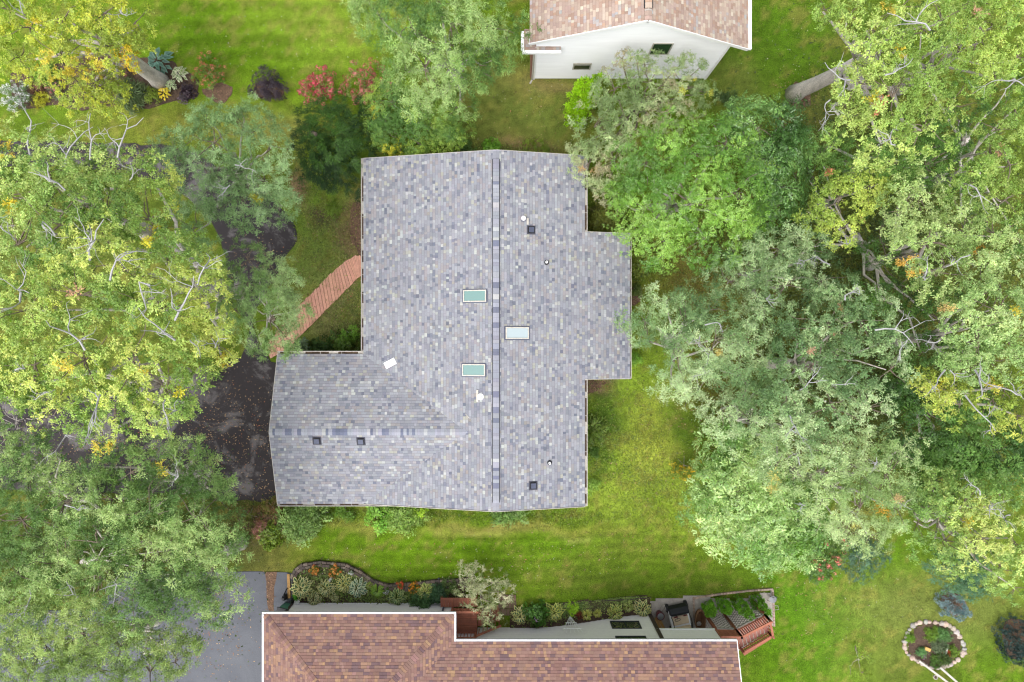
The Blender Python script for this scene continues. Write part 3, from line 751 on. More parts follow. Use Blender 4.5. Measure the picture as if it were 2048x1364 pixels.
for (u, v, kind) in ((1062, 460, 'main'), (1066, 971, 'main'), (634, 881, 'wing'), (722, 882, 'wing')):
    p = on_main(u, v) if kind == 'main' else on_wing(u, v); fr = tilt_frame(kind, p)
    k = MB(); rbox(k, p, fr, (-.16, -.16, 0), (.16, .16, .10)); b = k.build('roof_vent', M['black'], grey)
    rbox(MB(), p, fr, (-.125, -.125, .101), (.125, .125, .125)).build('vent_lid', M['dark_metal'], b)
    rbox(MB(), p, fr, (-.22, -.22, .012), (.22, .22, .024)).build('flashing', M['felt'], b)
for (u, v) in ((1093, 525), (1099, 925)):
    p = on_main(u, v); b = MB().lathe(p, [(.125, -.03), (.125, .03), (.085, .06), (.075, .10)], 18).build('pipe_collar', M['rubber'], grey, smooth=False)
    MB().lathe(p, [(.062, .02), (.062, .28), (.042, .281), (.042, .12)], 18).build('vent_pipe', M['white'], b)
p = on_main(1047, 438); b = MB().lathe(p, [(.05, -.05), (.05, .20), (.115, .21), (.12, .25), (.09, .29), (.02, .30)], 20).build('exhaust_cap', M['white'], grey, label='round white exhaust cap')
fr = tilt_frame('main', p); k = MB(); rbox(k, p + Vector((.19, -.08, 0)), fr, (-.04, -.2, .012), (.06, .13, .03)); k.build('flashing', M['offwhite'], b)
p = on_main(961, 793); fr = tilt_frame('main', p)
b = MB().lathe(p, [(.16, -.03), (.165, .06), (.135, .09), (.09, .11)], 20).build('exhaust_base', M['white'], grey, label='white domed exhaust vent near the ridge')
MB().lathe(p + Vector((-.03, -.05, 0)), [(.085, .08), (.085, .22), (.095, .23), (.08, .27), (.02, .275)], 20).build('exhaust_cap', M['white'], b)
k = MB(); rbox(k, p + Vector((-.15, .02, 0)), fr, (-.05, -.28, .012), (.05, .3, .032)); k.build('flashing', M['offwhite'], b)
p = on_main(781, 727); fr = (Vector((1, 0, .16)).normalized(), Vector((0, 1, -.17)).normalized(), Vector((-.16, .17, 1)).normalized())
rbox(MB(), p, fr, (-.30, -.17, .05), (.30, .17, .075), math.radians(28)).build('valley_diverter', M['white'], grey, label='white metal sheet at the head of the valley')
k = MB(); rbox(k, p + Vector((.42, -.28, 0)), fr, (-.16, -.012, .02), (.16, .012, .04), math.radians(-33)); k.build('sealant_line', M['offwhite'], grey)
p = on_main(935, 832); k = MB(); rbox(k, p, fr, (-.15, -.012, .01), (.15, .012, .035), math.radians(-45)); k.build('sealant_line', M['offwhite'], grey)

# ------------------------------------------------------------------ lapped siding
def siding(mb, x0, x1, z0, z1, y, ny, lim=None, lap=.115):
    """horizontal boards on a wall in the plane y, facing ny (+1/-1); lim(z) narrows the x range (gables)"""
    z = z0
    while z < z1 - .01:
        zt = min(z1, z + lap)
        a0, a1 = (x0, x1) if lim is None else lim(z); b0, b1 = (x0, x1) if lim is None else lim(zt)
        if a1 - a0 > .02:
            f = y + ny * .028; t_ = y + ny * .002
            vs = [(a0, f, z), (a1, f, z), (b1, t_, zt), (b0, t_, zt), (a0, y - ny * .01, z), (a1, y - ny * .01, z)]
            fs = [(0, 1, 2, 3), (4, 5, 1, 0)]
            mb.add(vs, fs if ny < 0 else [tuple(reversed(q)) for q in fs])
        z = zt
    return mb

# ------------------------------------------------------------------ the white house at the top
white = thing('white_house', 'white gabled house with beige-brown shingles at the top edge', 'house', (6.0, 17.0, 0))
GY, RY = 14.6, 14.25
AX, AZ = 6.06, 7.70
RX, RZ, LX, LZ = 11.54, 4.69, 0.85, 5.33
sr_, sl_ = (AZ - RZ) / (RX - AX), (AZ - LZ) / (AX - LX)
zgab = lambda x: AZ - (sr_ * (x - AX) if x > AX else sl_ * (AX - x))
wb = MB()
wb.add([(1.2, GY + .03, -.3), (10.75, GY + .03, -.3), (10.75, GY + .03, zgab(10.75) - .2), (AX, GY + .03, AZ - .2), (1.2, GY + .03, zgab(1.2) - .2)], [(0, 1, 2, 3, 4)])
wb.box((1.2, GY + .05, -.3), (10.75, 26, 4.4))
wb.build('wall', M['siding_white'], white)
def lim(z):
    zz = z + .2
    return (max(1.2, AX - (AZ - zz) / sl_), min(10.75, AX + (AZ - zz) / sr_))
siding(MB(), 1.2, 10.75, .12, AZ - .2, GY - .001, -1, lim).build('siding', M['siding_white'], white, kind='stuff', label='white lapped siding boards of the gable')
MB().box((1.14, GY - .05, 0), (1.26, GY + .1, 4.2)).build('corner_board', M['white'], white); MB().box((10.68, GY - .05, 0), (10.80, GY + .1, 4.9)).build('corner_board', M['white'], white)
MB().box((1.0, GY + .05, -.2), (1.13, 20, 3.9)).build('brick_veneer', M['brick'], white, label='pinkish brick side of the white house')
rw = Roof(white, M['felt_beige'], BEIGE, .15)
rw.plane([[(LX, RY), (AX, RY), (AX, 22), (LX, 22)]], (LX, 0), (1, 0), sl_, LZ)
rw.plane([[(AX, RY), (RX, RY), (RX, 22), (AX, 22)]], (RX, 0), (-1, 0), sr_, RZ)
wroof = rw.build('beige and brown mottled asphalt shingle roof')
MB().box((AX - .19, RY + .55, AZ - .08), (AX + .19, 22, AZ + .035)).build('ridge_vent', M['black'], wroof)
caps(wroof, (AX, RY + .52, AZ), (AX, 21.8, AZ), .31, .2, BEIGE, 'ridge_cap', .03, .03, (.2, .35), .07)
caps(wroof, (AX, RY + .01, AZ), (AX, RY + .51, AZ), .32, .2, BEIGE, 'ridge_cap', .06, .06, (.2, .3), .035)
for a, b in (((LX - .02, RY - .012, LZ), (AX, RY - .012, AZ)), ((AX, RY - .012, AZ), (RX + .02, RY - .012, RZ))):
    MB().bar(Vector(a) - Vector((0, 0, .09)), Vector(b) - Vector((0, 0, .09)), .03, .20).build('rake_trim', M['white'], white)
    MB().bar(Vector(a) + Vector((0, .18, -.17)), Vector(b) + Vector((0, .18, -.17)), .34, .02).build('soffit', M['white'], white)
MB().bar((RX + .07, RY - .02, RZ - .03), (RX + .07, 22, RZ - .03), .15, .13).build('gutter', M['white'], white)
# lower corner roof with its gutter
z0 = 4.15; q = [(.60, 14.42, z0), (2.42, 14.42, z0), (2.42, 15.2, z0 + .45), (1.3, 15.2, z0 + .45), (.60, 15.2, z0 + .1)]
rl = Roof(white, M['felt_beige'], BEIGE, .15)
rl.plane([[(.60, 14.42), (2.42, 14.42), (2.42, 15.34), (.60, 15.34)]], (0, 14.42), (0, 1), .3, z0)
r2 = rl.deck.build('corner_roof', M['felt_beige'], white, label='small lower roof at the left corner of the white house')
k = MB()
for size, top, col in rl.tabs:
    n = len(top); k.add(top + [(x, y, z - .012) for x, y, z in top], [tuple(range(n))] + [(j, n + j, n + (j + 1) % n, (j + 1) % n) for j in range(n)], col)
k.build('shingle_field', M['shingle_stuff'], r2, kind='stuff')
k = MB(); k.bar((.50, 14.33, z0 - .02), (2.44, 14.33, z0 - .02), .16, .14); k.bar((.52, 14.41, z0 - .02), (.52, 15.35, z0 - .02), .15, .14); k.build('gutter', M['white'], r2)
MB().tube([(1.1, 14.52, 4.0), (1.12, 14.52, 2), (1.12, 14.52, .1), (1.0, 14.3, .06)], .05, 8).build('downspout', M['offwhite'], white)

def window(house, x0, x1, z0, z1, y, ny, glass, frame, fw=.07, label=None, mull=0):
    k = MB(); f = y + ny * .055
    lo, hi = (min(y - ny * .03, f), max(y - ny * .03, f))
    k.box((x0 - fw, lo, z1), (x1 + fw, hi, z1 + fw)); k.box((x0 - fw, lo, z0 - fw), (x1 + fw, hi + (0.02 if ny > 0 else 0), z0)); k.box((x0 - fw, lo, z0), (x0, hi, z1)); k.box((x1, lo, z0), (x1 + fw, hi, z1))
    for m in range(mull):
        xm = x0 + (x1 - x0) * (m + 1) / (mull + 1); k.box((xm - .035, lo, z0), (xm + .035, hi, z1))
    o = k.build('window', frame, house, label=label)
    MB().box((x0 + .001, y + (.032 if ny > 0 else -.042), z0 + .001), (x1 - .001, y + (.042 if ny > 0 else -.032), z1 - .001)).build('pane', glass, o)
    return o
wn = window(white, 3.30, 4.12, 1.45, 2.15, GY, -1, M['window_dark'], M['offwhite'], label='small lower window in the white gable')
MB().box((3.31, GY - .050, 1.95), (4.11, GY - .043, 2.14)).build('blind', M['offwhite'], wn)
window(white, 6.98, 7.86, 3.38, 4.55, GY, -1, M['green_shade'], M['offwhite'], label='larger green-tinted upper window in the white gable')

# ------------------------------------------------------------------ the brown-roofed house at the bottom
brown = thing('brown_house', 'house with brown hipped roof and pale grey siding along the bottom edge', 'house', (0.0, -18.0, -0.3))
ZB, SB = 2.9, .38
bx0, bx1, by0, by1 = -12.75, -2.98, -14.04, -15.45
bex = 11.55; cxm = (bx0 + bx1) / 2; ha = (bx1 - bx0) / 2; yap = by0 - ha; yr = by1 - ha
rb = Roof(brown, M['felt_brown'], BROWN, .15)
rb.plane([[(bx0, by0), (bx1, by0), (cxm, yap)]], (0, by0), (0, -1), SB, ZB)
rb.plane([[(bx0, by0), (cxm, yap), (cxm, -24), (bx0, -24)]], (bx0, 0), (1, 0), SB, ZB)
rb.plane([[(bx1, by0), (bx1, by1), (cxm, yr), (cxm, yap)]], (bx1, 0), (-1, 0), SB, ZB)
rb.plane([[(bx1, by1), (bex, by1), (bex, yr), (cxm, yr)]], (0, by1), (0, -1), SB, ZB)
rb.deck.slab([(bex, yr, ZB + SB * ha), (cxm, yr, ZB + SB * ha), (cxm, yr - 4, ZB + SB * ha - 1.5), (bex, yr - 4, ZB + SB * ha - 1.5)][::-1], .14)
broof = rb.build('brown and tan mottled asphalt shingle roof')
HIP = [(tuple(c * .86 for c in col), wgt) for col, wgt in BROWN]
caps(broof, (bx0 + .05, by0 - .05, ZB + .02), (cxm, yap, ZB + SB * ha), .33, .2, HIP, 'hip_cap', .05, .05, (.13, .16), .035)
caps(broof, (bx1 - .05, by0 - .05, ZB + .02), (cxm, yap, ZB + SB * ha), .33, .2, HIP, 'hip_cap', .05, .05, (.13, .16), .035)
W_ = .10
for a, b in (((bx0 - .1, by0 + .06, ZB - .04), (bx1 + .1, by0 + .06, ZB - .04)), ((bx0 - .06, by0 - .005, ZB - .04), (bx0 - .06, -24, ZB - .04)), ((bx1 + .06, by0 - .005, ZB - .04), (bx1 + .06, by1 + .005, ZB - .04)), ((bx1 + .02, by1 + .06, ZB - .043), (bex + .02, by1 + .06, ZB - .043))):
    MB().bar(a, b, W_, .12).build('gutter', M['trim_white'], brown)
k = MB(); k.bar((bex + .02, by1 + .05, ZB - .06), (bex + .02, yr, ZB + SB * ha - .06), .04, .14); k.build('rake_trim', M['white'], brown)
k = MB()
k.box((-12.2, -24, -.4), (-3.3, -14.62, 2.8)); k.box((-3.29, -24, -2.4), (8.0, -15.97, 2.8)); k.box((8.001, -24, .3), (11.2, -15.97, 2.8)); k.box((8.001, -24, -2.4), (11.2, -18.2, .299))
k.build('wall', M['siding_grey'], brown)
s_ = MB(); siding(s_, -12.2, -3.3, .12, 2.75, -14.62, 1); siding(s_, -3.3, 8.0, -2.1, 2.75, -15.97, 1); siding(s_, 8.0, 11.2, .3, 2.75, -15.97, 1)
s_.build('siding', M['siding_grey'], brown, kind='stuff', label='pale grey lapped siding boards')
k = MB(); k.box((-12.26, -14.66, 0), (-12.12, -14.56, 2.8)); k.box((7.93, -16.0, -2.2), (8.06, -15.9, 2.8)); k.build('corner_trim', M['brown_trim'], brown, label='dark brown corner trim')
k = MB(); k.box((-12.2, -14.60, .02), (-3.3, -14.56, .12)); k.box((-3.3, -15.95, -2.2), (7.9, -15.91, -2.05)); k.build('sill_strip', M['white'], brown)
k = MB(); k.box((8.0, -15.95, .2), (11.22, -15.90, .30)); k.build('sill_beam', M['white'], brown)
window(brown, 5.62, 7.15, -.72, .12, -15.97, 1, M['window_dark'], M['shutter'], .06, 'lower dark twin window in the grey wall', 1)
window(brown, 5.62, 7.15, 1.25, 2.2, -15.97, 1, M['window_dark'], M['shutter'], .06, 'upper dark twin window under the gutter', 1)
MB().tube([G(884, 1230, 2.5), (-3.75, -14.54, 2.3), (-3.72, -14.52, .25), G(893, 1206, .16), G(887, 1180, .12), G(877, 1156, .10)], .052, 8).build('downspout', M['dark_metal'], brown, label='dark downspout pipe running out over the hosta bed')
MB().tube([G(1330, 1283, 2.6), (8.1, -15.93, 2.4), (8.1, -15.9, -1.7)], .045, 8).build('downspout', M['brown_trim'], brown)

# side porch with steps, against the corner of the brown house
def boards(parent, c0, c1, d0, d1, n, t, mat, col, name='board', gap=.06):
    """n boards filling the quad c0-c1 (one edge) / d0-d1 (opposite edge), each its own object"""
    c0, c1, d0, d1 = map(Vector, (c0, c1, d0, d1))
    for i in range(n):
        a, b = (i + gap / 2) / n, (i + 1 - gap / 2) / n
        q = [c0.lerp(c1, a), c0.lerp(c1, b), d0.lerp(d1, b), d0.lerp(d1, a)]
        ar = sum(p.x * r.y - r.x * p.y for p, r in zip(q, q[1:] + q[:1]))
        if ar < 0: q.reverse()
        for p in q: p.z += rnd.uniform(-.003, .003)
        o = MB().slab(q, t).build(name, mat, parent); o.color = (*jit(col, .12), 1)

DECK, RAIL = A(178, 112, 88), A(196, 124, 98)
def railing(parent, a, b, h=.95, nb=10, col=RAIL, posts=True):
    a, b = Vector(a), Vector(b); up = Vector((0, 0, 1))
    r = MB().bar(a + up * h, b + up * h, .12, .045).build('rail', M['deckwood'], parent); r.color = (*col, 1)
    l = MB().bar(a + up * .12, b + up * .12, .05, .08).build('rail', M['deckwood'], parent); l.color = (*jit(col), 1)
    for i in range(nb):
        p = a.lerp(b, (i + .5) / nb); o = MB().bar(p + up * .16, p + up * (h - .03), .04, .04).build('baluster', M['deckwood'], parent); o.color = (*jit(col, .15), 1)
    if posts:
        for p in (a, b):
            o = MB().box((p.x - .05, p.y - .05, p.z - .3), (p.x + .05, p.y + .05, p.z + h + .06)).build('post', M['deckwood'], parent); o.color = (*jit(col), 1)

porch = thing('side_porch', 'small brown wooden porch with steps half under the variegated shrub', 'porch', (-2.6, -15.2, 0))
zp = .8
boards(porch, (-3.9, -14.0, zp), (-1.9, -14.0, zp), (-3.9, -14.50, zp), (-1.9, -14.50, zp), 14, .03, M['deckwood'], DECK)
boards(porch, (-3.22, -14.62, zp), (-3.22, -15.88, zp), (-1.9, -14.62, zp), (-1.9, -15.88, zp), 10, .03, M['deckwood'], DECK)
railing(porch, (-3.24, -14.56, zp), (-1.85, -14.56, zp), .55, 12)
railing(porch, (-3.2, -15.85, zp), (-1.95, -15.85, zp), .8, 7)
for i in range(4):
    o = MB().box((-1.88 + i * .3, -15.6, zp - .2 * (i + 1)), (-1.56 + i * .3, -14.7, zp - .2 * (i + 1) + .04)).build('tread', M['deckwood'], porch); o.color = (*jit(DECK), 1)
o = MB().bar((-1.9, -15.75, zp + .75), (-.6, -15.6, .6), .11, .05).build('rail', M['deckwood'], porch); o.color = (*RAIL, 1)
for i in range(6):
    t = (i + .5) / 6; x, y, zt = -1.9 + 1.3 * t, -15.75 + .15 * t, zp + .75 - (zp + .15) * t
    o = MB().bar((x, y, zt - .75), (x, y, zt - .03), .045, .045).build('baluster', M['deckwood'], porch); o.color = (*jit(RAIL), 1)
for x, y in ((-3.85, -14.05), (-1.95, -14.05), (-1.95, -15.8)):
    o = MB().box((x - .05, y - .05, -.1), (x + .05, y + .05, zp - .04)).build('support', M['deckwood'], porch); o.color = (*DECK, 1)
pave = thing('paver_landing', 'weathered grey-brown paver landing between shrub and hosta strip', 'landing', G(1018, 1215))
for i in range(7):
    for j in range(3):
        a = G(996 + i * 5.2 + j, 1190 + j * 14, .05); b = G(1000.6 + i * 5.2 + j, 1203 + j * 14, .05)
        o = MB().box((a.x, b.y, a.z - .08), (b.x, a.y, a.z + rnd.uniform(-.006, .008))).build('paver', M['stone_obj'], pave); o.color = (*jit(A(140, 118, 98), .15), 1)

# deck on the right end, with lattice below
deck = thing('back_deck', 'reddish brown raised deck with railings at the right end of the brown house', 'deck', (12.8, -16.4, -1.9))
zd = .3
dk = lambda u, v: P(u, v, zd)
Aq, Bq, Cq, Dq, Eq, Fq = dk(1472, 1260), dk(1530, 1230), dk(1537, 1264), dk(1481, 1297), dk(1432, 1259), dk(1441, 1297)
boards(deck, Aq, Bq, Dq, Cq, 8, .035, M['deckwood'], A(200, 138, 122), gap=.16)
boards(deck, Eq, Aq, Fq, Dq, 9, .035, M['deckwood'], A(178, 112, 92))
railing(deck, Eq, Aq, .95, 14); railing(deck, Aq, Bq, .95, 15); railing(deck, Bq, Cq, .7, 5); railing(deck, Dq, Cq, .55, 14)
b2 = dk(1543, 1278); d2 = dk(1488, 1312)
boards(deck, Dq + Vector((.05, -.08, .2)), Cq + Vector((.05, -.08, .2)), d2, b2, 2, .05, M['deckwood'], DECK)
for p in (Eq, Aq, Bq, Cq, Dq):
    o = MB().box((p.x - .07, p.y - .07, -2.2), (p.x + .07, p.y + .07, zd - .05)).build('support', M['deckwood'], deck); o.color = (*DECK, 1)
def lattice(parent, a, b, z0, z1):
    a, b = Vector((a.x, a.y, 0)), Vector((b.x, b.y, 0)); Lg = (b - a).length; d = (b - a).normalized(); h = z1 - z0
    k = MB(); n = int((Lg + h) / .24)
    for sgn in (1, -1):
        for i in range(n):
            s0 = i * .24 - (h if sgn > 0 else 0); pts = []
            for s__, z in ((s0, z0), (s0 + sgn * h, z1)) if sgn > 0 else ((s0, z0), (s0 - h, z1)): pts.append((s__, z))
            (sa, za), (sb, zb) = pts
            if sa == sb: continue
            lo, hi = 0.0, 1.0
            for lim_ in (0, Lg):
                t = (lim_ - sa) / (sb - sa)
                if (sb > sa) == (lim_ == 0): lo = max(lo, t)
                else: hi = min(hi, t)
            if hi - lo < .02: continue
            pa = a + d * (sa + (sb - sa) * lo); pb = a + d * (sa + (sb - sa) * hi)
            k.bar((pa.x, pa.y + sgn * .006, za + (zb - za) * lo), (pb.x, pb.y + sgn * .006, za + (zb - za) * hi), .012, .045)
    k.build('lattice', M['lattice'], parent, label='pale grey lattice screen under the deck')
    f = MB(); f.bar(a + Vector((0, .03, z1)), b + Vector((0, .03, z1)), .05, .09); f.bar(a + Vector((0, .03, z0)), b + Vector((0, .03, z0)), .05, .09); f.build('lattice_frame', M['lattice'], parent)
lattice(deck, Eq, Aq, -1.9, .18); lattice(deck, Aq, Bq, -1.9, .18)
lattice(deck, Vector((11.25, -17.9, 0)), Eq, -1.9, .18)

# ------------------------------------------------------------------ boardwalk planks
EA = [(532, 690), (560, 655), (586, 624), (668, 541), (696, 519), (712, 511), (726, 511)]
EB = [(540, 716), (575, 700), (597, 675), (677, 595), (712, 559), (719, 553), (726, 552)]
walk = thing('boardwalk', 'curved pinkish red wooden boardwalk leading to the grey house', 'boardwalk', G(640, 610))
NP = [6, 6, 14, 6, 5, 5]
for i in range(6):
    for j in range(NP[i]):
        a, b = (j + .05) / NP[i], (j + .95) / NP[i]
        w1, w2 = rnd.uniform(-1.6, 1.6), rnd.uniform(-.8, .8)
        la, lb = Vector(EA[i]).lerp(Vector(EA[i + 1]), a), Vector(EA[i]).lerp(Vector(EA[i + 1]), b)
        ra, rb_ = Vector(EB[i]).lerp(Vector(EB[i + 1]), a), Vector(EB[i]).lerp(Vector(EB[i + 1]), b)
        dv = (la - ra).normalized()
        q = [G(*(la + dv * w1), .12), G(*(lb + dv * w1), .12), G(*(rb_ + dv * w2), .12), G(*(ra + dv * w2), .12)]
        ar = sum(p.x * r.y - r.x * p.y for p, r in zip(q, q[1:] + q[:1]))
        if ar < 0: q.reverse()
        o = MB().slab(q, .05).build('plank', M['redwood'], walk); o.color = (*jit(A(248, 186, 160), .10), 1)
k = MB()
for i in range(6):
    for f in (.2, .8):
        a = Vector(EA[i]).lerp(Vector(EB[i]), f); b = Vector(EA[i + 1]).lerp(Vector(EB[i + 1]), f)
        k.bar(G(*a, .03), G(*b, .03), .08, .07)
o = k.build('joist', M['redwood'], walk); o.color = (*A(120, 80, 66), 1)

# ------------------------------------------------------------------ stone edgings
def rock(name, parent, c, r, col, flat=.6, mat='stone_obj', seed=None):
    rr = random.Random(seed if seed is not None else rnd.random()); k = MB(); n = 8; rings = [(-.9, .55), (-.2, 1.0), (.45, .86), (.85, .45)]
    ph = rr.uniform(0, 6.28); vs = []
    for z, q in rings:
        for j in range(n):
            t = ph + 2 * math.pi * j / n; s__ = q * rr.uniform(.85, 1.12); vs.append((c.x + r[0] * s__ * math.cos(t), c.y + r[1] * s__ * math.sin(t), c.z + flat * max(r) * z))
    fs = [(i * n + j, i * n + (j + 1) % n, (i + 1) * n + (j + 1) % n, (i + 1) * n + j) for i in range(3) for j in range(n)] + [tuple(reversed(range(n))), tuple(range(3 * n, 4 * n))]
    o = k.add(vs, fs).build(name, M[mat], parent, smooth=False); o.color = (*col, 1); return o

ring = thing('stone_ring', 'oval ring of pale pinkish field stones round the island bed', 'stone ring', G(1868, 1288))
n = 40; ang = 0.0
for i in range(n):
    t = 2 * math.pi * (i + rnd.uniform(-.25, .25)) / n
    e = 1 + .07 * math.sin(2 * t + .5) + .03 * math.sin(5 * t)
    p = G(1868 + 57 * e * math.cos(t), 1289 + 47 * e * math.sin(t), .05); s__ = rnd.uniform(.10, .17) * (1.25 if .3 < t < 1.6 or 4.9 < t < 6 else 1)
    rock('stone', ring, p, (s__ * rnd.uniform(.8, 1.2), s__ * rnd.uniform(.75, 1.1)), jit(rnd.choice([A(226, 200, 184), A(214, 196, 180), A(206, 190, 176), A(222, 208, 200), A(190, 186, 178)]), .1))

wallp = [(584, 1152), (590, 1140), (604, 1130), (640, 1124), (690, 1129), (720, 1143), (745, 1161), (775, 1171), (830, 1167), (880, 1161), (905, 1161), (935, 1158)]
rwall = thing('retaining_wall', 'low curved wall of dark grey blocks behind the hosta bed', 'wall', G(720, 1145))
def along(pts, step):
    pts = [Vector(p) for p in pts]; out = []; i = 0; rem = 0.0
    for a, b in zip(pts, pts[1:]):
        L_ = (b - a).length; t = rem
        while t < L_: out.append((a.lerp(b, t / L_), (b - a).normalized())); t += step
        rem = t - L_
    return out
for course, (off, zz, st) in enumerate(((0, .07, 9.5), (6.0, .0, 10.5), (11, -.06, 10.0))):
    for (p, d) in along(wallp, st):
        if course == 2 and not (690 < p.x < 905): continue
        nrm = Vector((-d.y, d.x)); q = p + nrm * off; c = G(q.x, q.y, zz + .1); a = math.atan2(-d.y, d.x)
        ex = Vector((math.cos(a), math.sin(a), 0)); ey = Vector((-math.sin(a), math.cos(a), 0)); hl, hw, hh = .125 * st / 9.5, rnd.uniform(.07, .09), .08
        vs = [c + ex * x * hl * (1 if z < 0 else .95) + ey * y * hw * (1 if z < 0 else .88) + Vector((0, 0, z * hh + rnd.uniform(-.008, .008))) for z in (-1, 1) for x, y in ((-1, -1), (1, -1), (1, 1), (-1, 1))]
        o = MB().add(vs, [(0, 3, 2, 1), (4, 5, 6, 7), (0, 1, 5, 4), (1, 2, 6, 5), (2, 3, 7, 6), (3, 0, 4, 7)]).build('block', M['stone_obj'], rwall); o.color = (*jit(rnd.choice([A(118, 106, 96), A(100, 90, 84), A(136, 122, 110)]), .15), 1)

edge = thing('edging_course', 'line of small pale edging bricks behind the clipped arborvitae', 'edging', G(1460, 1188))
for (p, d) in along([(1388, 1232), (1387, 1196), (1440, 1188), (1500, 1181), (1545, 1178), (1547, 1215), (1548, 1250)], 6.2):
    c = G(p.x, p.y, .05); a = math.atan2(-d.y, d.x); ex = Vector((math.cos(a), math.sin(a), 0)); ey = Vector((-math.sin(a), math.cos(a), 0))
    vs = [c + ex * x * .082 + ey * y * .05 + Vector((0, 0, z * .06)) for z in (-1, 1) for x, y in ((-1, -1), (1, -1), (1, 1), (-1, 1))]
    o = MB().add(vs, [(0, 3, 2, 1), (4, 5, 6, 7), (0, 1, 5, 4), (1, 2, 6, 5), (2, 3, 7, 6), (3, 0, 4, 7)]).build('brick', M['stone_obj'], edge); o.color = (*jit(A(200, 176, 160), .18), 1)
edge2 = thing('edging_strip', 'thin dark edging strip between lawn and the hosta strip', 'edging', G(1160, 1203))
k = MB(); q = [(1035, 1218), (1100, 1209), (1180, 1203), (1260, 1198), (1302, 1195)]
for a, b in zip(q, q[1:]): k.bar(G(*a, .04), G(*b, .04), .05, .12)
k.build('strip', M['brown_trim'], edge2)

# ------------------------------------------------------------------ things beside the brown house
def box_at(mb, c, ang, a, b):
    ex = Vector((math.cos(ang), math.sin(ang), 0)); ey = Vector((-math.sin(ang), math.cos(ang), 0))
    vs = [c + ex * x + ey * y + Vector((0, 0, z)) for z in (a[2], b[2]) for x, y in ((a[0], a[1]), (b[0], a[1]), (b[0], b[1]), (a[0], b[1]))]
    return mb.add(vs, [(0, 3, 2, 1), (4, 5, 6, 7), (0, 1, 5, 4), (1, 2, 6, 5), (2, 3, 7, 6), (3, 0, 4, 7)])

cc = G(1355, 1229); an = math.radians(12)
cart = thing('golf_cart', 'white golf cart with tan seats parked under the grey wall', 'golf cart', cc)
box_at(MB(), cc, an, (-.56, -1.0, .25), (.56, .55, .62)).build('body', M['white'], cart, bevel=.06)
hd = MB(); ex = Vector((math.cos(an), math.sin(an), 0)); ey = Vector((-math.sin(an), math.cos(an), 0))
prof = [(.30, .60), (.34, .95), (.50, .98), (.74, .78), (.78, .35), (.36, .35)]
vs = [cc + ex * x + ey * y + Vector((0, 0, z)) for x in (-.55, .55) for y, z in prof]; m_ = len(prof)
hd.add(vs, [tuple(reversed(range(m_))), tuple(range(m_, 2 * m_))] + [(i, (i + 1) % m_, m_ + (i + 1) % m_, m_ + i) for i in range(m_)])
hood = hd.build('hood', M['black'], cart, label='dark blue-black hood', bevel=.05)
for x in (-.38, .16):
    box_at(MB(), cc, an, (x, .27, .96), (x + .22, .33, 1.01)).build('lamp', M['maroon'], hood, label='red lamp bar')
box_at(MB(), cc, an, (-.46, -.30, .62), (.46, .22, .74)).build('seat', M['tan_vinyl'], cart, bevel=.05)
box_at(MB(), cc, an, (-.46, -.42, .80), (.46, -.33, 1.15)).build('backrest', M['tan_vinyl'], cart, bevel=.04)
box_at(MB(), cc, an, (-.42, -.78, .62), (.42, -.46, .72)).build('seat', M['tan_vinyl'], cart, bevel=.04)
box_at(MB(), cc, an, (-.40, -.98, .66), (.50, -.86, .95)).build('backrest', M['tan_vinyl'], cart, bevel=.04)
for sx in (-1, 1):
    k = MB(); pts = [cc + ex * (sx * .52) + ey * y + Vector((0, 0, z)) for y, z in ((.32, .9), (.2, 1.35), (-.35, 1.25), (-.5, .65), (-.95, .95))]
    k.tube(pts, .022, 6).build('frame_tube', M['black'], cart)
    for y in (.58, -.72):
        w_ = MB(); c = cc + ex * (sx * .55) + ey * y + Vector((0, 0, .24))
        w_.tube([c - ex * .09, c - ex * .06, c + ex * .06, c + ex * .09], [.2, .24, .24, .2], 14); wh = w_.build('wheel', M['rubber'], cart)
        MB().tube([c - ex * .095, c + ex * .095], .11, 10).build('rim', M['white'], wh)
st = MB().tube([cc + ex * -.22 + ey * .36 + Vector((0, 0, .8)), cc + ex * -.22 + ey * .2 + Vector((0, 0, 1.05))], .02, 6).build('steering_column', M['black'], cart)
k = MB(); c0 = cc + ex * -.22 + ey * .17 + Vector((0, 0, 1.07))
k.tube([c0 + ex * .16 * math.cos(t) + ey * .12 * math.sin(t) + Vector((0, 0, .10 * math.sin(t))) for t in np.linspace(0, 2 * math.pi, 15)], .014, 5, cap=False).build('steering_wheel', M['black'], st)

tc = G(1396, 1236)
tub = thing('wooden_tub', 'long brown hollowed-out wooden tub beside the golf cart', 'tub', tc)
k = MB(); prof = [(.62, 0), (.9, .25), (1.0, .55), (.86, .56), (.74, .3), (.5, .12)]; n = 20; vs = []
for q, z in prof:
    for j in range(n):
        t = 2 * math.pi * j / n; vs.append(tc + Vector((.31 * q * math.cos(t), .66 * q * math.sin(t) * (1 + .1 * math.sin(t)), z)))
k.add(vs, [(i * n + j, i * n + (j + 1) % n, (i + 1) * n + (j + 1) % n, (i + 1) * n + j) for i in range(len(prof) - 1) for j in range(n)] + [tuple(reversed(range(n))), tuple(range((len(prof) - 1) * n, len(prof) * n))])
o = k.build('hull', M['deckwood'], tub); o.color = (*A(150, 112, 80), 1)
stn = rock('flat_stone', None, tc + Vector((-.02, -.22, .30)), (.17, .14), A(196, 188, 180), .4); stn['label'] = 'flat pale stone lying inside the wooden tub'; stn['category'] = 'stone'
pc = G(1317, 1225)
pot = thing('round_planter', 'round maroon planter with a grey top by the brown corner trim', 'planter', pc)
MB().lathe(pc, [(.16, 0), (.2, .2), (.22, .5), (.235, .52), (.235, .58), (.2, .58)], 18).build('pot', M['maroon'], pot)
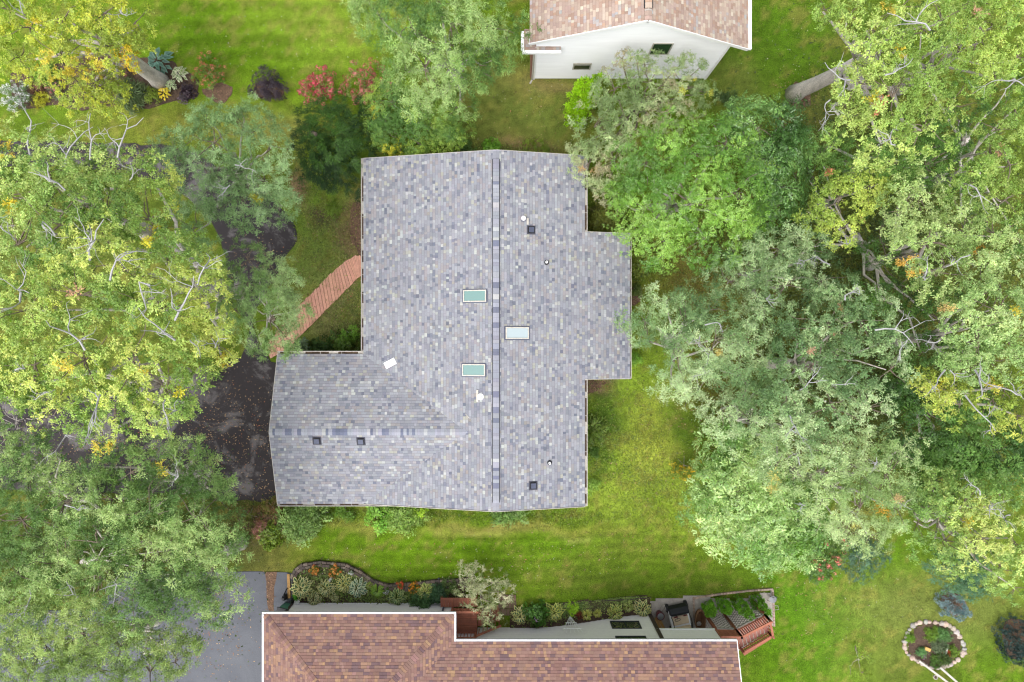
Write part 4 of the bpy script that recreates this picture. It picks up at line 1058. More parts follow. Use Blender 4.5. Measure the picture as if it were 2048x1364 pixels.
MB().lathe(pc, [(.195, .5), (.195, .585), (.03, .61)], 18).build('lid', M['grey_metal'], pot)
pl = MB(); a_, b_ = G(1321, 1222, .12), G(1328, 1210, .5); pl.bar(a_, b_, .13, .03); o = pl.build('leaning_board', M['offwhite']); o['label'] = 'short pale board leaning beside the maroon planter'; o['category'] = 'board'
bc = G(1319, 1246)
bench = thing('timber_bench', 'low raw timber bench in the corner left of the golf cart', 'bench', bc)
an2 = math.radians(-62)
for i in range(2): box_at(MB(), bc, an2, (-.5, -.16 + i * .17, .32), (.5, -.01 + i * .17, .37)).build('seat', M['rawwood'], bench)
box_at(MB(), bc, an2, (-.42, -.12, 0), (-.32, .14, .315)).build('leg', M['rawwood'], bench); box_at(MB(), bc, an2, (.32, -.12, 0), (.42, .14, .315)).build('leg', M['rawwood'], bench)

ch = G(1540, 1193)
chair = thing('metal_chair', 'small grey metal garden chair at the corner of the edging', 'chair', ch)
MB().lathe(ch, [(.02, .43), (.2, .44), (.21, .46), (.02, .47)], 14).build('seat', M['grey_metal'], chair)
k = MB(); k.tube([ch + Vector((.18 * math.cos(t), .2 + .04 * math.sin(t), .46 + .42 * math.sin(t))) for t in np.linspace(0, math.pi, 9)], .016, 6)
for x in (-.07, .07): k.tube([ch + Vector((x, .2, .46)), ch + Vector((x, .24, .84))], .01, 5)
k.build('backrest', M['grey_metal'], chair)
for sx in (-1, 1):
    for sy in (-1, 1): MB().tube([ch + Vector((sx * .13, sy * .13, .44)), ch + Vector((sx * .2, sy * .2, 0))], .014, 6).build('leg', M['grey_metal'], chair)
hc = G(1551, 1216, .02); k = MB()
k.tube([hc + Vector((.2 * x, .13 * y, .0)) for x, y in ((-1, 1), (.7, 1), (1, -.6), (-.6, -1), (-1, 1))], .014, 6); o = k.build('wire_hoop', M['offwhite']); o['label'] = 'pale bent wire frame lying on the grass beyond the edging'; o['category'] = 'wire frame'

gc = G(576, 1214)
gb = thing('wheeled_bin', 'green wheeled bin with a black lid at the corner of the grey siding', 'bin', gc)
an3 = math.radians(-14); k = MB(); ex3 = Vector((math.cos(an3), math.sin(an3), 0)); ey3 = Vector((-math.sin(an3), math.cos(an3), 0))
vs = [gc + ex3 * x * q + ey3 * y * q + Vector((0, 0, z)) for z, q in ((.05, .8), (1.0, 1.0)) for x, y in ((-.27, -.32), (.27, -.32), (.27, .32), (-.27, .32))]
k.add(vs, [(0, 3, 2, 1), (4, 5, 6, 7), (0, 1, 5, 4), (1, 2, 6, 5), (2, 3, 7, 6), (3, 0, 4, 7)]); k.build('body', M['green_plastic'], gb, bevel=.03)
box_at(MB(), gc, an3, (-.33, -.14, 1.004), (.32, .36, 1.06)).build('lid', M['black'], gb, bevel=.03)
for sx in (-1, 1):
    c = gc + ex3 * sx * .26 + ey3 * -.28 + Vector((0, 0, .12)); MB().tube([c - ex3 * .03, c + ex3 * .03], .12, 12).build('wheel', M['rubber'], gb)
bl = thing('trimmer', 'black garden machine standing above the green bin', 'garden machine', G(572, 1192))
c = G(572, 1192); MB().lathe(c, [(.13, .05), (.15, .2), (.12, .4), (.06, .5)], 12).build('motor_housing', M['black'], bl)
MB().tube([c + Vector((0, 0, .35)), c + Vector((.05, .25, .5)), c + Vector((.12, .5, .15))], .03, 6).build('handle', M['black'], bl)
for x in (-.12, .12): MB().tube([c + Vector((x - .03, -.08, .09)), c + Vector((x + .03, -.08, .09))], .09, 12).build('wheel', M['rubber'], bl)
k = MB(); k.bar(G(577, 1148, .08), G(578.5, 1196, .10), .15, .09); o = k.build('timber_beam', M['rawwood']); o['label'] = 'weathered timber beam lying along the end of the hosta bed'; o['category'] = 'timber'
k = MB(); k.bar(G(584, 1146, .06), G(585, 1206, .06), .09, .14); o = k.build('edging_board', M['black']); o['label'] = 'black edging board at the left end of the hosta bed'; o['category'] = 'edging'

# white fan trellis leaning on the long wall
ft = thing('fan_trellis', 'white fan-shaped trellis standing in front of the long grey wall', 'trellis', G(1140, 1230))
b0 = G(1140, 1232, .05)
for i in range(6):
    x = (i - 2.5) * .22; MB().tube([b0, b0 + Vector((x * .55, -.1, .95)), b0 + Vector((x, -.16, 1.75))], .014, 5).build('slat', M['white'], ft)
for z, hw in ((.7, .3), (1.35, .5)):
    MB().bar(b0 + Vector((-hw, -.06 - .05 * z, z)), b0 + Vector((hw, -.06 - .05 * z, z)), .03, .05).build('crossbar', M['white'], ft)

# things in the stone ring and the rail beside it
c = G(1853, 1297, .1); k = MB(); box_at(k, c, math.radians(-22), (-.16, -.10, 0), (.2, .10, .12)); o = k.build('ochre_box', M['orange_paint'], bevel=.02); o['label'] = 'small ochre box in the stone-ringed bed'; o['category'] = 'box'
br = thing('brick_stack', 'little stack of red bricks with a pale board across it', 'bricks', G(1892, 1306))
for i in range(4):
    for j in range(5):
        c = G(1886 + i * 4.4, 1300 + j * 3.6 + i * .6, .10); o = box_at(MB(), c, math.radians(-14), (-.055, -.042, -.08), (.055, .042, rnd.uniform(.0, .02))).build('brick', M['stone_obj'], br); o.color = (*jit(A(206, 84, 54), .2), 1)
c = G(1892, 1305, .14); box_at(MB(), c, math.radians(76), (-.24, -.05, 0), (.24, .05, .03)).build('board', M['offwhite'], br)
fr_ = thing('timber_rails', 'pair of weathered grey timber rails running from the stone ring', 'rails', G(1880, 1345))
for (a, b) in (((1838, 1322), (1905, 1372)), ((1880, 1335), (1925, 1374))):
    MB().bar(G(*a, .45), G(*b, .5), .11, .06).build('rail', M['offwhite'], fr_)
for u, v in ((1842, 1325), (1870, 1346), (1895, 1364), (1884, 1338), (1915, 1365)):
    q = G(u, v); MB().box((q.x - .04, q.y - .04, q.z), (q.x + .04, q.y + .04, q.z + .42)).build('post', M['offwhite'], fr_)
hp = thing('hanging_pot', 'small round pot of soil hooked on the outer timber rail', 'pot', G(1869, 1352))
c = G(1868, 1352, .3); MB().lathe(c, [(.07, 0), (.12, .16), (.135, .17), (.11, .18), (.10, .12)], 14).build('pot', M['offwhite'], hp); MB().lathe(c, [(.09, .1), (.09, .13), (.02, .14)], 12).build('soil', M['soil'], hp)

# ------------------------------------------------------------------ foliage: sprays of single leaves set on the tips of twigs
def unit(v): return v / (np.linalg.norm(v, axis=-1, keepdims=True) + 1e-9)

def leafset(base, d, nrm, L, W, fold=.18, droop=.15):
    """four-cornered leaf blades folded along the midrib: (n,4,3)"""
    d = unit(d); s = unit(np.cross(d, nrm)); up = unit(np.cross(s, d))
    L = L[:, None]; W = W[:, None]
    a = base; m = base + d * L * .48
    tip = base + d * L - np.array([0, 0, 1.]) * L * droop
    return np.stack([a, m + s * W * .5 + up * W * fold, tip, m - s * W * .5 + up * W * fold], 1)

def spray(kind, r):
    """template clump, roughly 1 m across, growing about +Z; returns (n,4,3)"""
    B, D, N, Ls, Ws = [], [], [], [], []
    def leaf(b, d, n, l, w): B.append(b); D.append(d); N.append(n); Ls.append(l); Ws.append(w)
    def rv(s): return r.normal(0, s, 3)
    if kind in ('oak', 'round', 'willow'):
        nt_, per, l0, ar, rad = {'oak': (9, 7, .21, .50, .46), 'round': (11, 7, .15, .62, .46), 'willow': (12, 8, .19, .27, .50)}[kind]
        for t in range(nt_):
            a = r.uniform(0, 2 * np.pi); el = r.uniform(-.15, 1.15)
            dirn = np.array([np.cos(a) * np.cos(el), np.sin(a) * np.cos(el), np.sin(el) * .8])
            ln = rad * r.uniform(.6, 1.1)
            for i in range(per):
                f = (i + 1) / per; p = dirn * ln * f + rv(.03)
                b = a + r.uniform(-1.3, 1.3) * (1.15 - .5 * f); e2 = r.normal(.12, .35)
                leaf(p, np.array([np.cos(b) * np.cos(e2), np.sin(b) * np.cos(e2), np.sin(e2)]), np.array([0, 0, 1.]) + rv(.45), l0 * r.uniform(.7, 1.2), l0 * ar * r.uniform(.8, 1.15))
    elif kind == 'ash':
        for t in range(8):
            a = r.uniform(0, 2 * np.pi) ; el = r.normal(.25, .3)
            dirn = np.array([np.cos(a) * np.cos(el), np.sin(a) * np.cos(el), np.sin(el)]); side = unit(np.cross(dirn, [0, 0, 1.]) + rv(.15)); st = dirn * .08 + rv(.06)
            n = 4
            for i in range(n):
                f = .16 + .42 * (i + 1) / n
                p = st + dirn * f - np.array([0, 0, .25 * f * f])
                for sg in (-1, 1): leaf(p, dirn * .55 + side * sg + rv(.1), np.array([0, 0, 1.]) + rv(.25), .23 * r.uniform(.85, 1.15), .085)
            leaf(st + dirn * .6 - np.array([0, 0, .09]), dirn, np.array([0, 0, 1.]) + rv(.2), .24, .09)
    elif kind == 'conifer':
        for t in range(7):
            a = r.uniform(-1.0, 1.0); el = r.normal(-.1, .22)
            dirn = np.array([np.cos(a) * np.cos(el), np.sin(a) * np.cos(el), np.sin(el)]); side = unit(np.cross(dirn, [0, 0, 1.]))
            for i in range(9):
                f = .1 + .55 * i / 9
                for sg in (-1, 1): leaf(dirn * f - np.array([0, 0, .18 * f * f]), dirn * .8 + side * sg * .8 + rv(.15), np.array([0, 0, 1.]) + rv(.3), .15 * (1.15 - f), .045)
    elif kind == 'needle':
        for t in range(60):
            dd = unit(rv(1) + np.array([0, 0, .8])); p = dd * r.uniform(.0, .18)
            leaf(p, dd + rv(.25), rv(1), r.uniform(.2, .32), .05)
    elif kind == 'scale':
        for t in range(46):
            dd = unit(rv(1) + np.array([0, 0, .9])); p = dd * r.uniform(.1, .35) + rv(.06)
            leaf(p, dd + np.array([0, 0, .6]) + rv(.35), dd + rv(.4), r.uniform(.16, .3), .11)
    elif kind == 'panicle':
        for t in range(26):
            dd = unit(rv(1) + np.array([0, 0, .5])); p = dd * r.uniform(.2, .42)
            leaf(p, unit(np.cross(dd, rv(1))), dd, r.uniform(.14, .24), .15)
    elif kind == 'strap':
        for t in range(34):
            a = r.uniform(0, 2 * np.pi); el = r.uniform(.1, 1.2)
            leaf(rv(.05), np.array([np.cos(a) * np.cos(el), np.sin(a) * np.cos(el), np.sin(el)]), np.array([0, 0, 1.]), r.uniform(.35, .6), .04)
    elif kind == 'broad':
        for t in range(26):
            a = r.uniform(0, 2 * np.pi); el = r.uniform(-.1, 1.0)
            dirn = np.array([np.cos(a) * np.cos(el), np.sin(a) * np.cos(el), np.sin(el)])
            leaf(dirn * r.uniform(.05, .32), dirn * np.array([1, 1, .3]), np.array([0, 0, 1.]) + rv(.25), r.uniform(.2, .32), r.uniform(.13, .18))
    B, D, N = map(np.array, (B, D, N))
    return leafset(B, D, N, np.array(Ls), np.array(Ws), droop={'ash': .25, 'conifer': .1, 'needle': 0, 'scale': 0, 'strap': .35}.get(kind, .15))

TPL = {}
def templates(kind):
    if kind not in TPL:
        r = np.random.default_rng(sum(map(ord, kind))); TPL[kind] = [spray(kind, r) for _ in range(7)]
    return TPL[kind]

def place_sprays(kind, tips, dirs, size, cols, r, leafvar=.22):
    """tips (n,3), outward dirs (n,3), size (n,), cols (n,3) -> verts, faces colours"""
    tps = templates(kind); n = len(tips); which = r.integers(0, len(tps), n); VV, CC = [], []
    z = unit(dirs * np.array([1, 1, .6]) + np.array([0, 0, .75 if kind not in ('conifer', 'needle', 'scale') else .25]) + r.normal(0, .18, (n, 3)))
    if kind == 'conifer':      # fans grow along x, outwards, nearly level
        x = unit(dirs * np.array([1, 1, .15]) + r.normal(0, .2, (n, 3))); z = unit(np.array([0, 0, 1.]) + dirs * .25); y = unit(np.cross(z, x)); x = np.cross(y, z)
    else:
        x = unit(np.cross(z, r.normal(0, 1, (n, 3)))); y = np.cross(z, x)
    R = np.stack([x, y, z], -1) * size[:, None, None]
    for k, t in enumerate(tps):
        i = np.where(which == k)[0]
        if not len(i): continue
        v = np.einsum('nij,lqj->nlqi', R[i], t) + tips[i][:, None, None, :]
        VV.append(v.reshape(-1, 3))
        c = cols[i][:, None, :] * r.normal(1, leafvar, (len(i), len(t), 1)).clip(.45, 1.7) * (1 + r.normal(0, .05, (len(i), len(t), 3)))
        CC.append(c.reshape(-1, 3))
    return np.concatenate(VV), np.clip(np.concatenate(CC), .005, .85)

def clump_noise(p, seed):
    r = np.random.default_rng(seed); s = np.zeros(len(p))
    for wl in (2.6, 1.7, 1.2, .8):
        for _ in range(2):
            k = unit(r.normal(0, 1, 3)) * 2 * np.pi / wl; s += np.sin(p @ k + r.uniform(0, 6.28)) * (wl ** .5)
    return s / 3.0

def crown_tips(lobes, spacing, r, seed, gap=-.75, squash=.75, inner=.35):
    """tips of twigs over a set of lobes (x, y, z, radius): mostly on the outer upper shell, broken up by gaps"""
    T, Dr = [], []
    for (x, y, z, rad) in lobes:
        n = int(2.6 * (rad / spacing) ** 2) + 5
        d = unit(r.normal(0, 1, (n, 3))); d[:, 2] = np.abs(d[:, 2]) * 1.0 - .30; d = unit(d)
        lump = 1 + .30 * np.sin(d[:, 0] * 5 + x) * np.sin(d[:, 1] * 5 + y * 1.7) + .12 * np.sin(d[:, 2] * 7 + d[:, 0] * 6 + z)
        q = np.where(r.random(n) < inner, r.uniform(.35, .8, n), r.uniform(.82, 1.08, n))
        p = np.array([x, y, z]) + d * (rad * lump * q)[:, None] * np.array([1, 1, squash])
        T.append(p); Dr.append(d)
    T = np.concatenate(T); Dr = np.concatenate(Dr)
    keep = clump_noise(T, seed) > gap
    return T[keep], Dr[keep]

def mixcols(n, T, pal, r, seed, autumn=None):
    """clump colours: palette drifts slowly through the crown, with jumps from clump to clump; autumn = [(centre px, radius m, colour)]"""
    pal = np.array(pal); f = (clump_noise(T * .55, seed + 5) * .5 + .5 + r.normal(0, .22, n)).clip(0, .999) * (len(pal) - 1)
    i = f.astype(int); k = (f - i)[:, None]
    c = pal[i] * (1 - k) + pal[np.minimum(i + 1, len(pal) - 1)] * k
    return c * r.normal(1, .12, n).clip(.7, 1.35)[:, None]

def wig(a, b, n, amp, r):
    a, b = np.array(a, float), np.array(b, float); L_ = np.linalg.norm(b - a); out = []
    for i in range(n + 1):
        t = i / n; p = a + (b - a) * t
        if 0 < i < n: p = p + r.normal(0, amp * L_ / n, 3)
        out.append(Vector(p))
    return out

def bare_branch(parent, p, d, length, rad, r, depth=3, mb=None):
    """a leafless, crooked, forking limb"""
    top = mb is None
    if top: mb = MB()
    pts = [Vector(p)]; d = Vector(d).normalized(); n = 5
    for i in range(n):
        d = (d + Vector(r.normal(0, .31, 3)) * 1.0 + Vector((0, 0, .04))).normalized(); pts.append(pts[-1] + d * (length / n))
    mb.tube(pts, [rad * .66 * (1 - .72 * i / n) for i in range(n + 1)], 5 if depth > 1 else 4)
    if depth > 1:
        for i in range(r.integers(2, 4)):
            j = int(r.integers(1, n)); dd = (pts[j + 1] - pts[j]).normalized(); sd_ = Vector(r.normal(0, 1, 3)); sd_ = (sd_ - dd * sd_.dot(dd)).normalized()
            bare_branch(parent, pts[j], dd * .55 + sd_ * .8 + Vector((0, 0, .1)), length * r.uniform(.4, .7), rad * (1 - .6 * j / n) * .75, r, depth - 1, mb)
    if top: mb.build('bare_branch', M['deadwood'], parent, label='bleached leafless branch')

SEED = [100]; LOBE = 1.0
def px_lobes(lobes):
    out = []
    for q in lobes:
        u, v, rp, z = q; rp = rp * LOBE; rad = rp * (H - z) / F; c = P(u, v, z - rad * .35); out.append((c.x, c.y, c.z, rad))
    return out

def tree(name, label, kind, pal, lobes, base=None, spacing=.46, size=.62, bark='bark', trunk=.26, dead=(), spots=(), gap=-.75, group=None, cat='tree', mat='leaf', twigs=True, lean=None, inner=.24, flowers=None, squash=.85, leafvar=.17, crown_name='crown', dens=1.0):
    SEED[0] += 7; seed = SEED[0]; r = np.random.default_rng(seed)
    L_ = px_lobes(lobes)
    cx = np.mean([l[0] for l in L_]); cy = np.mean([l[1] for l in L_]); zt = max(l[2] for l in L_)
    if base is None: bx, by = cx * 1.16 + r.normal(0, .3), cy * 1.16 + r.normal(0, .3); bz = float(terrain(bx, by))
    else: b_ = G(*base); bx, by, bz = b_.x, b_.y, b_.z
    t = thing(name, label, cat, (bx, by, bz), group)
    big = crown_name == 'crown' and kind not in ('conifer', 'needle', 'scale')
    if big and kind == 'oak': spacing *= .88; size *= .86
    T, Dr = crown_tips(L_, spacing * (.485 if big else 1.0 if kind in ('conifer', 'needle', 'scale') else 1.4), r, seed, gap - (.15 if big else 0), squash, inner)
    n = len(T); C = mixcols(n, T, pal, r, seed) * (1.75 if big else 1.6 if kind == 'scale' else 1.15 if kind in ('conifer', 'needle') else 1.6)
    if big: C = C * np.array([.95, .99, 1.07])
    for (u, v, rr, col) in spots:         # twigs already turned to autumn colour
        d = np.sqrt((T[:, 0] - (u - 1024) * (H - T[:, 2]) / F) ** 2 + (T[:, 1] - (682 - v) * (H - T[:, 2]) / F) ** 2)
        k = (d < .85 * rr * (H - T[:, 2]) / F) & (r.random(n) < .5); C[k] = np.array(col) * 1.55 * r.uniform(.8, 1.2, k.sum())[:, None]
    V, CC = place_sprays(kind, T, Dr, size * (.82 if big else 1.1 if kind in ('conifer', 'needle', 'scale') else 1.36) * r.uniform(.62, 1.3, n), C, r, leafvar)
    if big or kind not in ('broad', 'strap', 'scale'):        # at this size a three-cornered blade reads like a leaf and costs half
        q = V.reshape(-1, 4, 3); q0 = q[:, 0] * .55 + q[:, 1] * .45 + (q[:, 1] - q[:, 3]) * .25; V = np.stack([q0, q[:, 2], q[:, 3] + (q[:, 3] - q[:, 1]) * .12], 1).reshape(-1, 3)
        np_mesh(crown_name, V, np.arange(len(V)).reshape(-1, 3), CC, M[mat], t)
    else: np_mesh(crown_name, V, np.arange(len(V)).reshape(-1, 4), CC, M[mat], t)
    # trunk, limbs to every lobe, twigs to a share of the tips
    fork = np.array([bx + (cx - bx) * .55, by + (cy - by) * .55, bz + (zt - bz) * .45]) if lean is None else np.array(P(*lean))
    tk = MB(); pts = wig((bx, by, bz - .15), fork, 5, .10 if lean is None else .05, r)
    flare = [1.55, 1.1, 1.0, .92, .85, .78]
    tk.tube(pts, [trunk * f for f in flare], 10).build('trunk', M[bark], t, smooth=True)
    lb = MB(); tw = MB()
    for (x, y, z, rad) in ([] if kind in ('conifer', 'needle', 'scale') else L_):
        a = np.array(pts[-1 if r.random() < .7 else -2]); q = wig(a, (x, y, z - rad * .3), 4, .14, r)
        d0 = trunk * r.uniform(.26, .42); lb.tube(q, [d0, d0 * .8, d0 * .62, d0 * .48, d0 * .32], 6)
        if twigs:
            near = np.where(((T - np.array([x, y, z])) ** 2).sum(1) < (rad * 1.15) ** 2)[0]
            for i in r.permutation(near)[:int(3 + rad * 3)]:
                qq = wig((x, y, z), T[i], 3, .16, r); w0 = .016 + .012 * rad; tw.tube(qq, [w0, w0 * .7, w0 * .5, w0 * .25], 4)
    if lb.v: lb.build('limb', M[bark], t, smooth=True)
    if twigs: tw.build('twig', M['bark_dark'], t, kind='stuff')
    for (u, v, z, du, dv, ln) in dead:
        p = P(u, v, z); q = P(u + du, v + dv, z + .6); bare_branch(t, p, q - p, ln * .82, .016 + .018 * ln, r)
    if flowers:
        fk, fcol, nf, fs = flowers
        top = np.argsort(-(Dr[:, 2] + r.normal(0, .35, n)))[:nf]
        C2 = np.array(fcol)[r.integers(0, len(fcol), len(top))] * r.uniform(1.2, 1.7, (len(top), 1))
        V, CC = place_sprays(fk, T[top] + Dr[top] * size * .35 + np.array([0, 0, size * .25]), Dr[top], fs * 1.25 * r.uniform(.7, 1.25, len(top)), C2, r, .18)
        np_mesh('blossoms', V, np.arange(len(V)).reshape(-1, 4), CC, M['blossom'], t)
    return t

def shrub(name, label, kind, pal, u, v, rp, h, cat='shrub', lobes=None, **kw):
    """a low plant: foliage mass over short stems"""
    z = float(G(u, v).z)
    if lobes is None:
        r = random.Random(u * 7 + v); lobes = [(u, v, rp * .62, z + h)]
        for i in range(5):
            a = i * 1.257 + r.uniform(-.4, .4); lobes.append((u + rp * .5 * math.cos(a), v + rp * .5 * math.sin(a), rp * r.uniform(.42, .6), z + h * r.uniform(.55, .85)))
    kw.setdefault('spacing', .2); kw.setdefault('size', .28); kw.setdefault('trunk', .035); kw.setdefault('twigs', False); kw.setdefault('gap', -1.1); kw.setdefault('crown_name', 'foliage')
    return tree(name, label, kind, pal, lobes, cat=cat, base=(u, v), **kw)

# ------------------------------------------------------------------ garden plants
def hosta(label, u, v, rp, inner, margin, group=None, nl=40, up=.35):
    """rosette of broad arching leaves, each a green blade inside a pale margin"""
    c = G(u, v); R_ = rp * 1.15 * (H - c.z) / F; inner = [q * 1.75 for q in inner]; margin = [q * 1.75 for q in margin]
    t = thing('hosta', label, 'plant', c, group); r = random.Random(u * 13 + v * 7); k = MB()
    for i in range(nl):
        a = i * 2.399 + r.uniform(-.3, .3); f = .08 + .92 * (i / nl); el = 1.15 - .9 * f + r.uniform(-.1, .1)
        ln = R_ * (.45 + .2 * r.random()); st = R_ * .62 * f
        d = Vector((math.cos(a), math.sin(a), 0)); s_ = Vector((-math.sin(a), math.cos(a), 0))
        b = c + d * st * .75 + Vector((0, 0, up * R_ * 2 * (1.05 - f * .7))); e = b + d * ln * .55 + Vector((0, 0, ln * .28 * el)); tip = b + d * ln + Vector((0, 0, ln * (-.25 + .1 * el))); wd = ln * r.uniform(.42, .56)
        for q, col, dz in ((1.0, margin, 0), (.62, inner, .006)):
            m1 = e + s_ * wd * .5 * q + Vector((0, 0, wd * .12 + dz)); m2 = e - s_ * wd * .5 * q + Vector((0, 0, wd * .12 + dz)); mid = e + Vector((0, 0, dz))
            b_, t_ = b.lerp(e, 1 - q) + Vector((0, 0, dz)), tip.lerp(e, 1 - q) + Vector((0, 0, dz))
            cc_ = jit(col, .18); k.add([b_, m1, t_, m2, mid], [(0, 4, 1), (1, 4, 2), (2, 4, 3), (3, 4, 0)], cc_)
    k.build('leaves', M['glossy_leaf'], t)
    s2 = MB()
    for i in range(6):
        a = i * 1.05; s2.tube([c - Vector((0, 0, .03)), c + Vector((math.cos(a) * R_ * .3, math.sin(a) * R_ * .3, up * R_))], .012, 4)
    s2.build('stalk', M['leaf_stem'], t)
    return t
M['leaf_stem'] = plain('leaf_stem', A(110, 130, 60), .7, .2)

GV, CV = A(84, 110, 64), A(216, 214, 150)     # variegated hosta: green heart, cream margin
GB = 'hostas in the bed left of the porch'
for (u, v, rp, lab, gi, gm) in (
    (607, 1172, 24, 'large cream-edged hosta at the left end of the hosta bed', GV, CV), (630, 1196, 15, 'cream-edged hosta against the siding near the bin', GV, A(226, 222, 160)), (655, 1172, 20, 'cream-edged hosta below the left orange lilies', GV, CV),
    (670, 1195, 9, 'smallest cream-edged hosta near the wall', GV, A(230, 226, 165)), (690, 1166, 19, 'cream-edged hosta below the right orange lilies', GV, A(222, 218, 140)), (716, 1172, 21, 'blue-green white-edged hosta at the right of the row', A(92, 124, 96), A(206, 214, 180)),
    (757, 1178, 16, 'plain bright green hosta right of the white-edged row', A(110, 150, 46), A(150, 182, 70)), (795, 1190, 20, 'dark green hosta overhanging the siding', A(78, 110, 58), A(176, 190, 120)), (851, 1180, 20, 'yellow-green hosta beside the orange marigolds', A(140, 160, 76), A(206, 210, 130)),
    (740, 1168, 10, 'small lime hosta between the white-edged and bright green ones', A(96, 126, 60), A(170, 180, 90))):
    hosta(lab, u, v, rp, gi, gm, GB)
GB2 = 'plants in the strip along the long wall'
for (u, v, rp, lab, gi, gm) in (
    (1040, 1227, 19, 'cream-edged hosta next to the paver landing', GV, A(224, 220, 150)), (1108, 1220, 20, 'large yellow-edged hosta right of the dark green bush', A(96, 120, 56), A(200, 202, 110)), (1172, 1228, 12, 'yellow hosta right of the fan trellis', A(140, 160, 60), A(214, 208, 110)), (1193, 1224, 10, 'small yellow hosta in mid strip', A(140, 160, 60), A(214, 208, 110)),
    (1228, 1222, 18, 'yellow-edged hosta left of the shrub by the pipe', A(104, 130, 56), A(210, 212, 120)), (1283, 1214, 19, 'cream-edged hosta at the right end by the brown trim', GV, A(226, 222, 150)), (1255, 1212, 12, 'half-grown hosta between the two right-hand ones', A(104, 126, 56), A(190, 196, 110))):
    hosta(lab, u, v, rp, gi, gm, GB2)
hosta('blue-green giant hosta at the edge of the flower bed', 324, 128, 27, A(92, 128, 112), A(112, 148, 130), nl=30)
hosta('bright yellow hosta at the front of the flower bed', 332, 189, 15, A(226, 204, 40), A(240, 222, 70), nl=18)
hosta('white and green hosta beside the oak stub', 362, 150, 16, A(110, 140, 70), A(232, 234, 200))
hosta('pale variegated hosta below the trunk in the flower bed', 344, 172, 12, A(116, 150, 84), A(228, 232, 196))

FL = 'flowers and shrubs of the yellow-tree bed'
shrub('coral_bells', 'very dark purple ground plant at the tip of the flower bed', 'broad', [A(84, 66, 78), A(106, 88, 96), A(66, 52, 62)], 372, 184, 20, .3, 'plant', group=FL)
shrub('green_perennial', 'mid green perennial left of the yellow hosta', 'round', [A(112, 140, 50), A(140, 160, 64)], 303, 192, 18, .4, 'plant', group=FL)
shrub('ornamental_grass', 'tuft of long dark grass at the bottom of the flower bed', 'strap', [A(86, 108, 62), A(120, 136, 92), A(64, 86, 50)], 262, 190, 26, .7, 'grass', size=.9, spacing=.3, group=FL)
shrub('daylily', 'bright green strap-leaved clump under the yellow leaves', 'strap', [A(110, 150, 50), A(140, 172, 70)], 92, 150, 20, .5, 'plant', size=.8, spacing=.3, group=FL, flowers=('panicle', [A(206, 70, 50), A(230, 110, 80)], 5, .18))
shrub('white_flowering_shrub', 'white flowering shrub at the left end of the flower bed', 'round', [A(110, 140, 90), A(130, 156, 110)], 32, 192, 28, .9, group=FL, flowers=('panicle', [A(238, 238, 238), A(226, 230, 228)], 120, .22))
shrub('yellow_perennial', 'yellow-green perennial right of the white shrub', 'round', [A(180, 180, 40), A(150, 160, 46)], 82, 200, 15, .4, 'plant', group=FL)
shrub('bronze_perennial', 'bronze-red perennials in the middle of the flower bed', 'round', [A(120, 88, 66), A(150, 110, 84), A(96, 90, 54)], 70, 168, 24, .5, 'plant', group=FL)
shrub('pink_astilbe', 'patch with dusty pink flower heads in the bed', 'round', [A(92, 112, 76), A(110, 104, 80)], 112, 182, 20, .5, 'plant', group=FL, flowers=('panicle', [A(216, 150, 150), A(200, 120, 120)], 22, .16))
shrub('pink_sedum', 'small dusky pink sedum next to the stub of trunk', 'round', [A(110, 100, 70), A(100, 110, 66)], 247, 152, 11, .3, 'plant', group=FL, flowers=('panicle', [A(190, 120, 124)], 12, .15))
shrub('barberry', 'purple-black round shrub alone on the upper lawn', 'round', [A(64, 54, 66), A(86, 72, 84), A(48, 40, 48)], 533, 170, 36, 1.0, spacing=.12, size=.24)
shrub('panicle_shrub', 'shrub with pinkish orange panicles beside the flower bed', 'round', [A(118, 148, 64), A(140, 164, 80), A(100, 130, 52)], 418, 148, 36, .9, gap=-.5, flowers=('panicle', [A(214, 126, 98), A(226, 150, 116)], 46, .2))
shrub('pink_hydrangea', 'rosy pink hydrangea left of the other, above the dark yew', 'round', [A(118, 148, 70), A(140, 164, 84)], 641, 182, 39, 1.3, flowers=('panicle', [A(222, 112, 120), A(232, 136, 138), A(206, 92, 104)], 90, .34))
shrub('pink_hydrangea', 'paler dusky pink hydrangea touching the tall green tree', 'round', [A(118, 140, 72), A(140, 156, 84)], 735, 170, 44, 1.4, flowers=('panicle', [A(206, 124, 116), A(218, 146, 132), A(190, 104, 100)], 110, .3))
shrub('boxwood', 'dark round bush standing on the grass right of the white house', 'round', [A(60, 84, 44), A(78, 104, 52)], 1452, 196, 25, .9, spacing=.18)

# bed by the brown house: lilies, marigolds, small fillers
BF = 'small flowers in the hosta bed'
for (u, v, rp, lab, col) in ((629, 1140, 8, 'small clump of orange lilies at the left of the hosta bed', [A(255, 170, 90), A(250, 150, 70)]), (671, 1140, 12, 'larger clump of orange lilies in the hosta bed', [A(255, 176, 96), A(250, 150, 80)]), (829, 1173, 10, 'bright orange marigolds right of the dark green hosta', [A(255, 168, 50), A(255, 150, 50)]), (801, 1168, 6, 'coral flowers above the dark green hosta', [A(238, 110, 70)])):
    shrub('orange_flowers', lab, 'round', [A(96, 126, 52), A(110, 140, 60)], u, v, rp, .35, 'flowers', spacing=.12, size=.2, group=BF, flowers=('panicle', col, 26, .17))
for (u, v, rp, lab) in ((662, 1157, 4, 'single white bloom over the hostas'), (702, 1145, 3.5, 'white bloom near the stone blocks'), (773, 1182, 4.5, 'white bloom right of the bright green hosta')):
    shrub('white_flower', lab, 'round', [A(110, 140, 70)], u, v, rp, .45, 'flowers', spacing=.1, size=.12, flowers=('panicle', [A(238, 236, 240)], 12, .13))
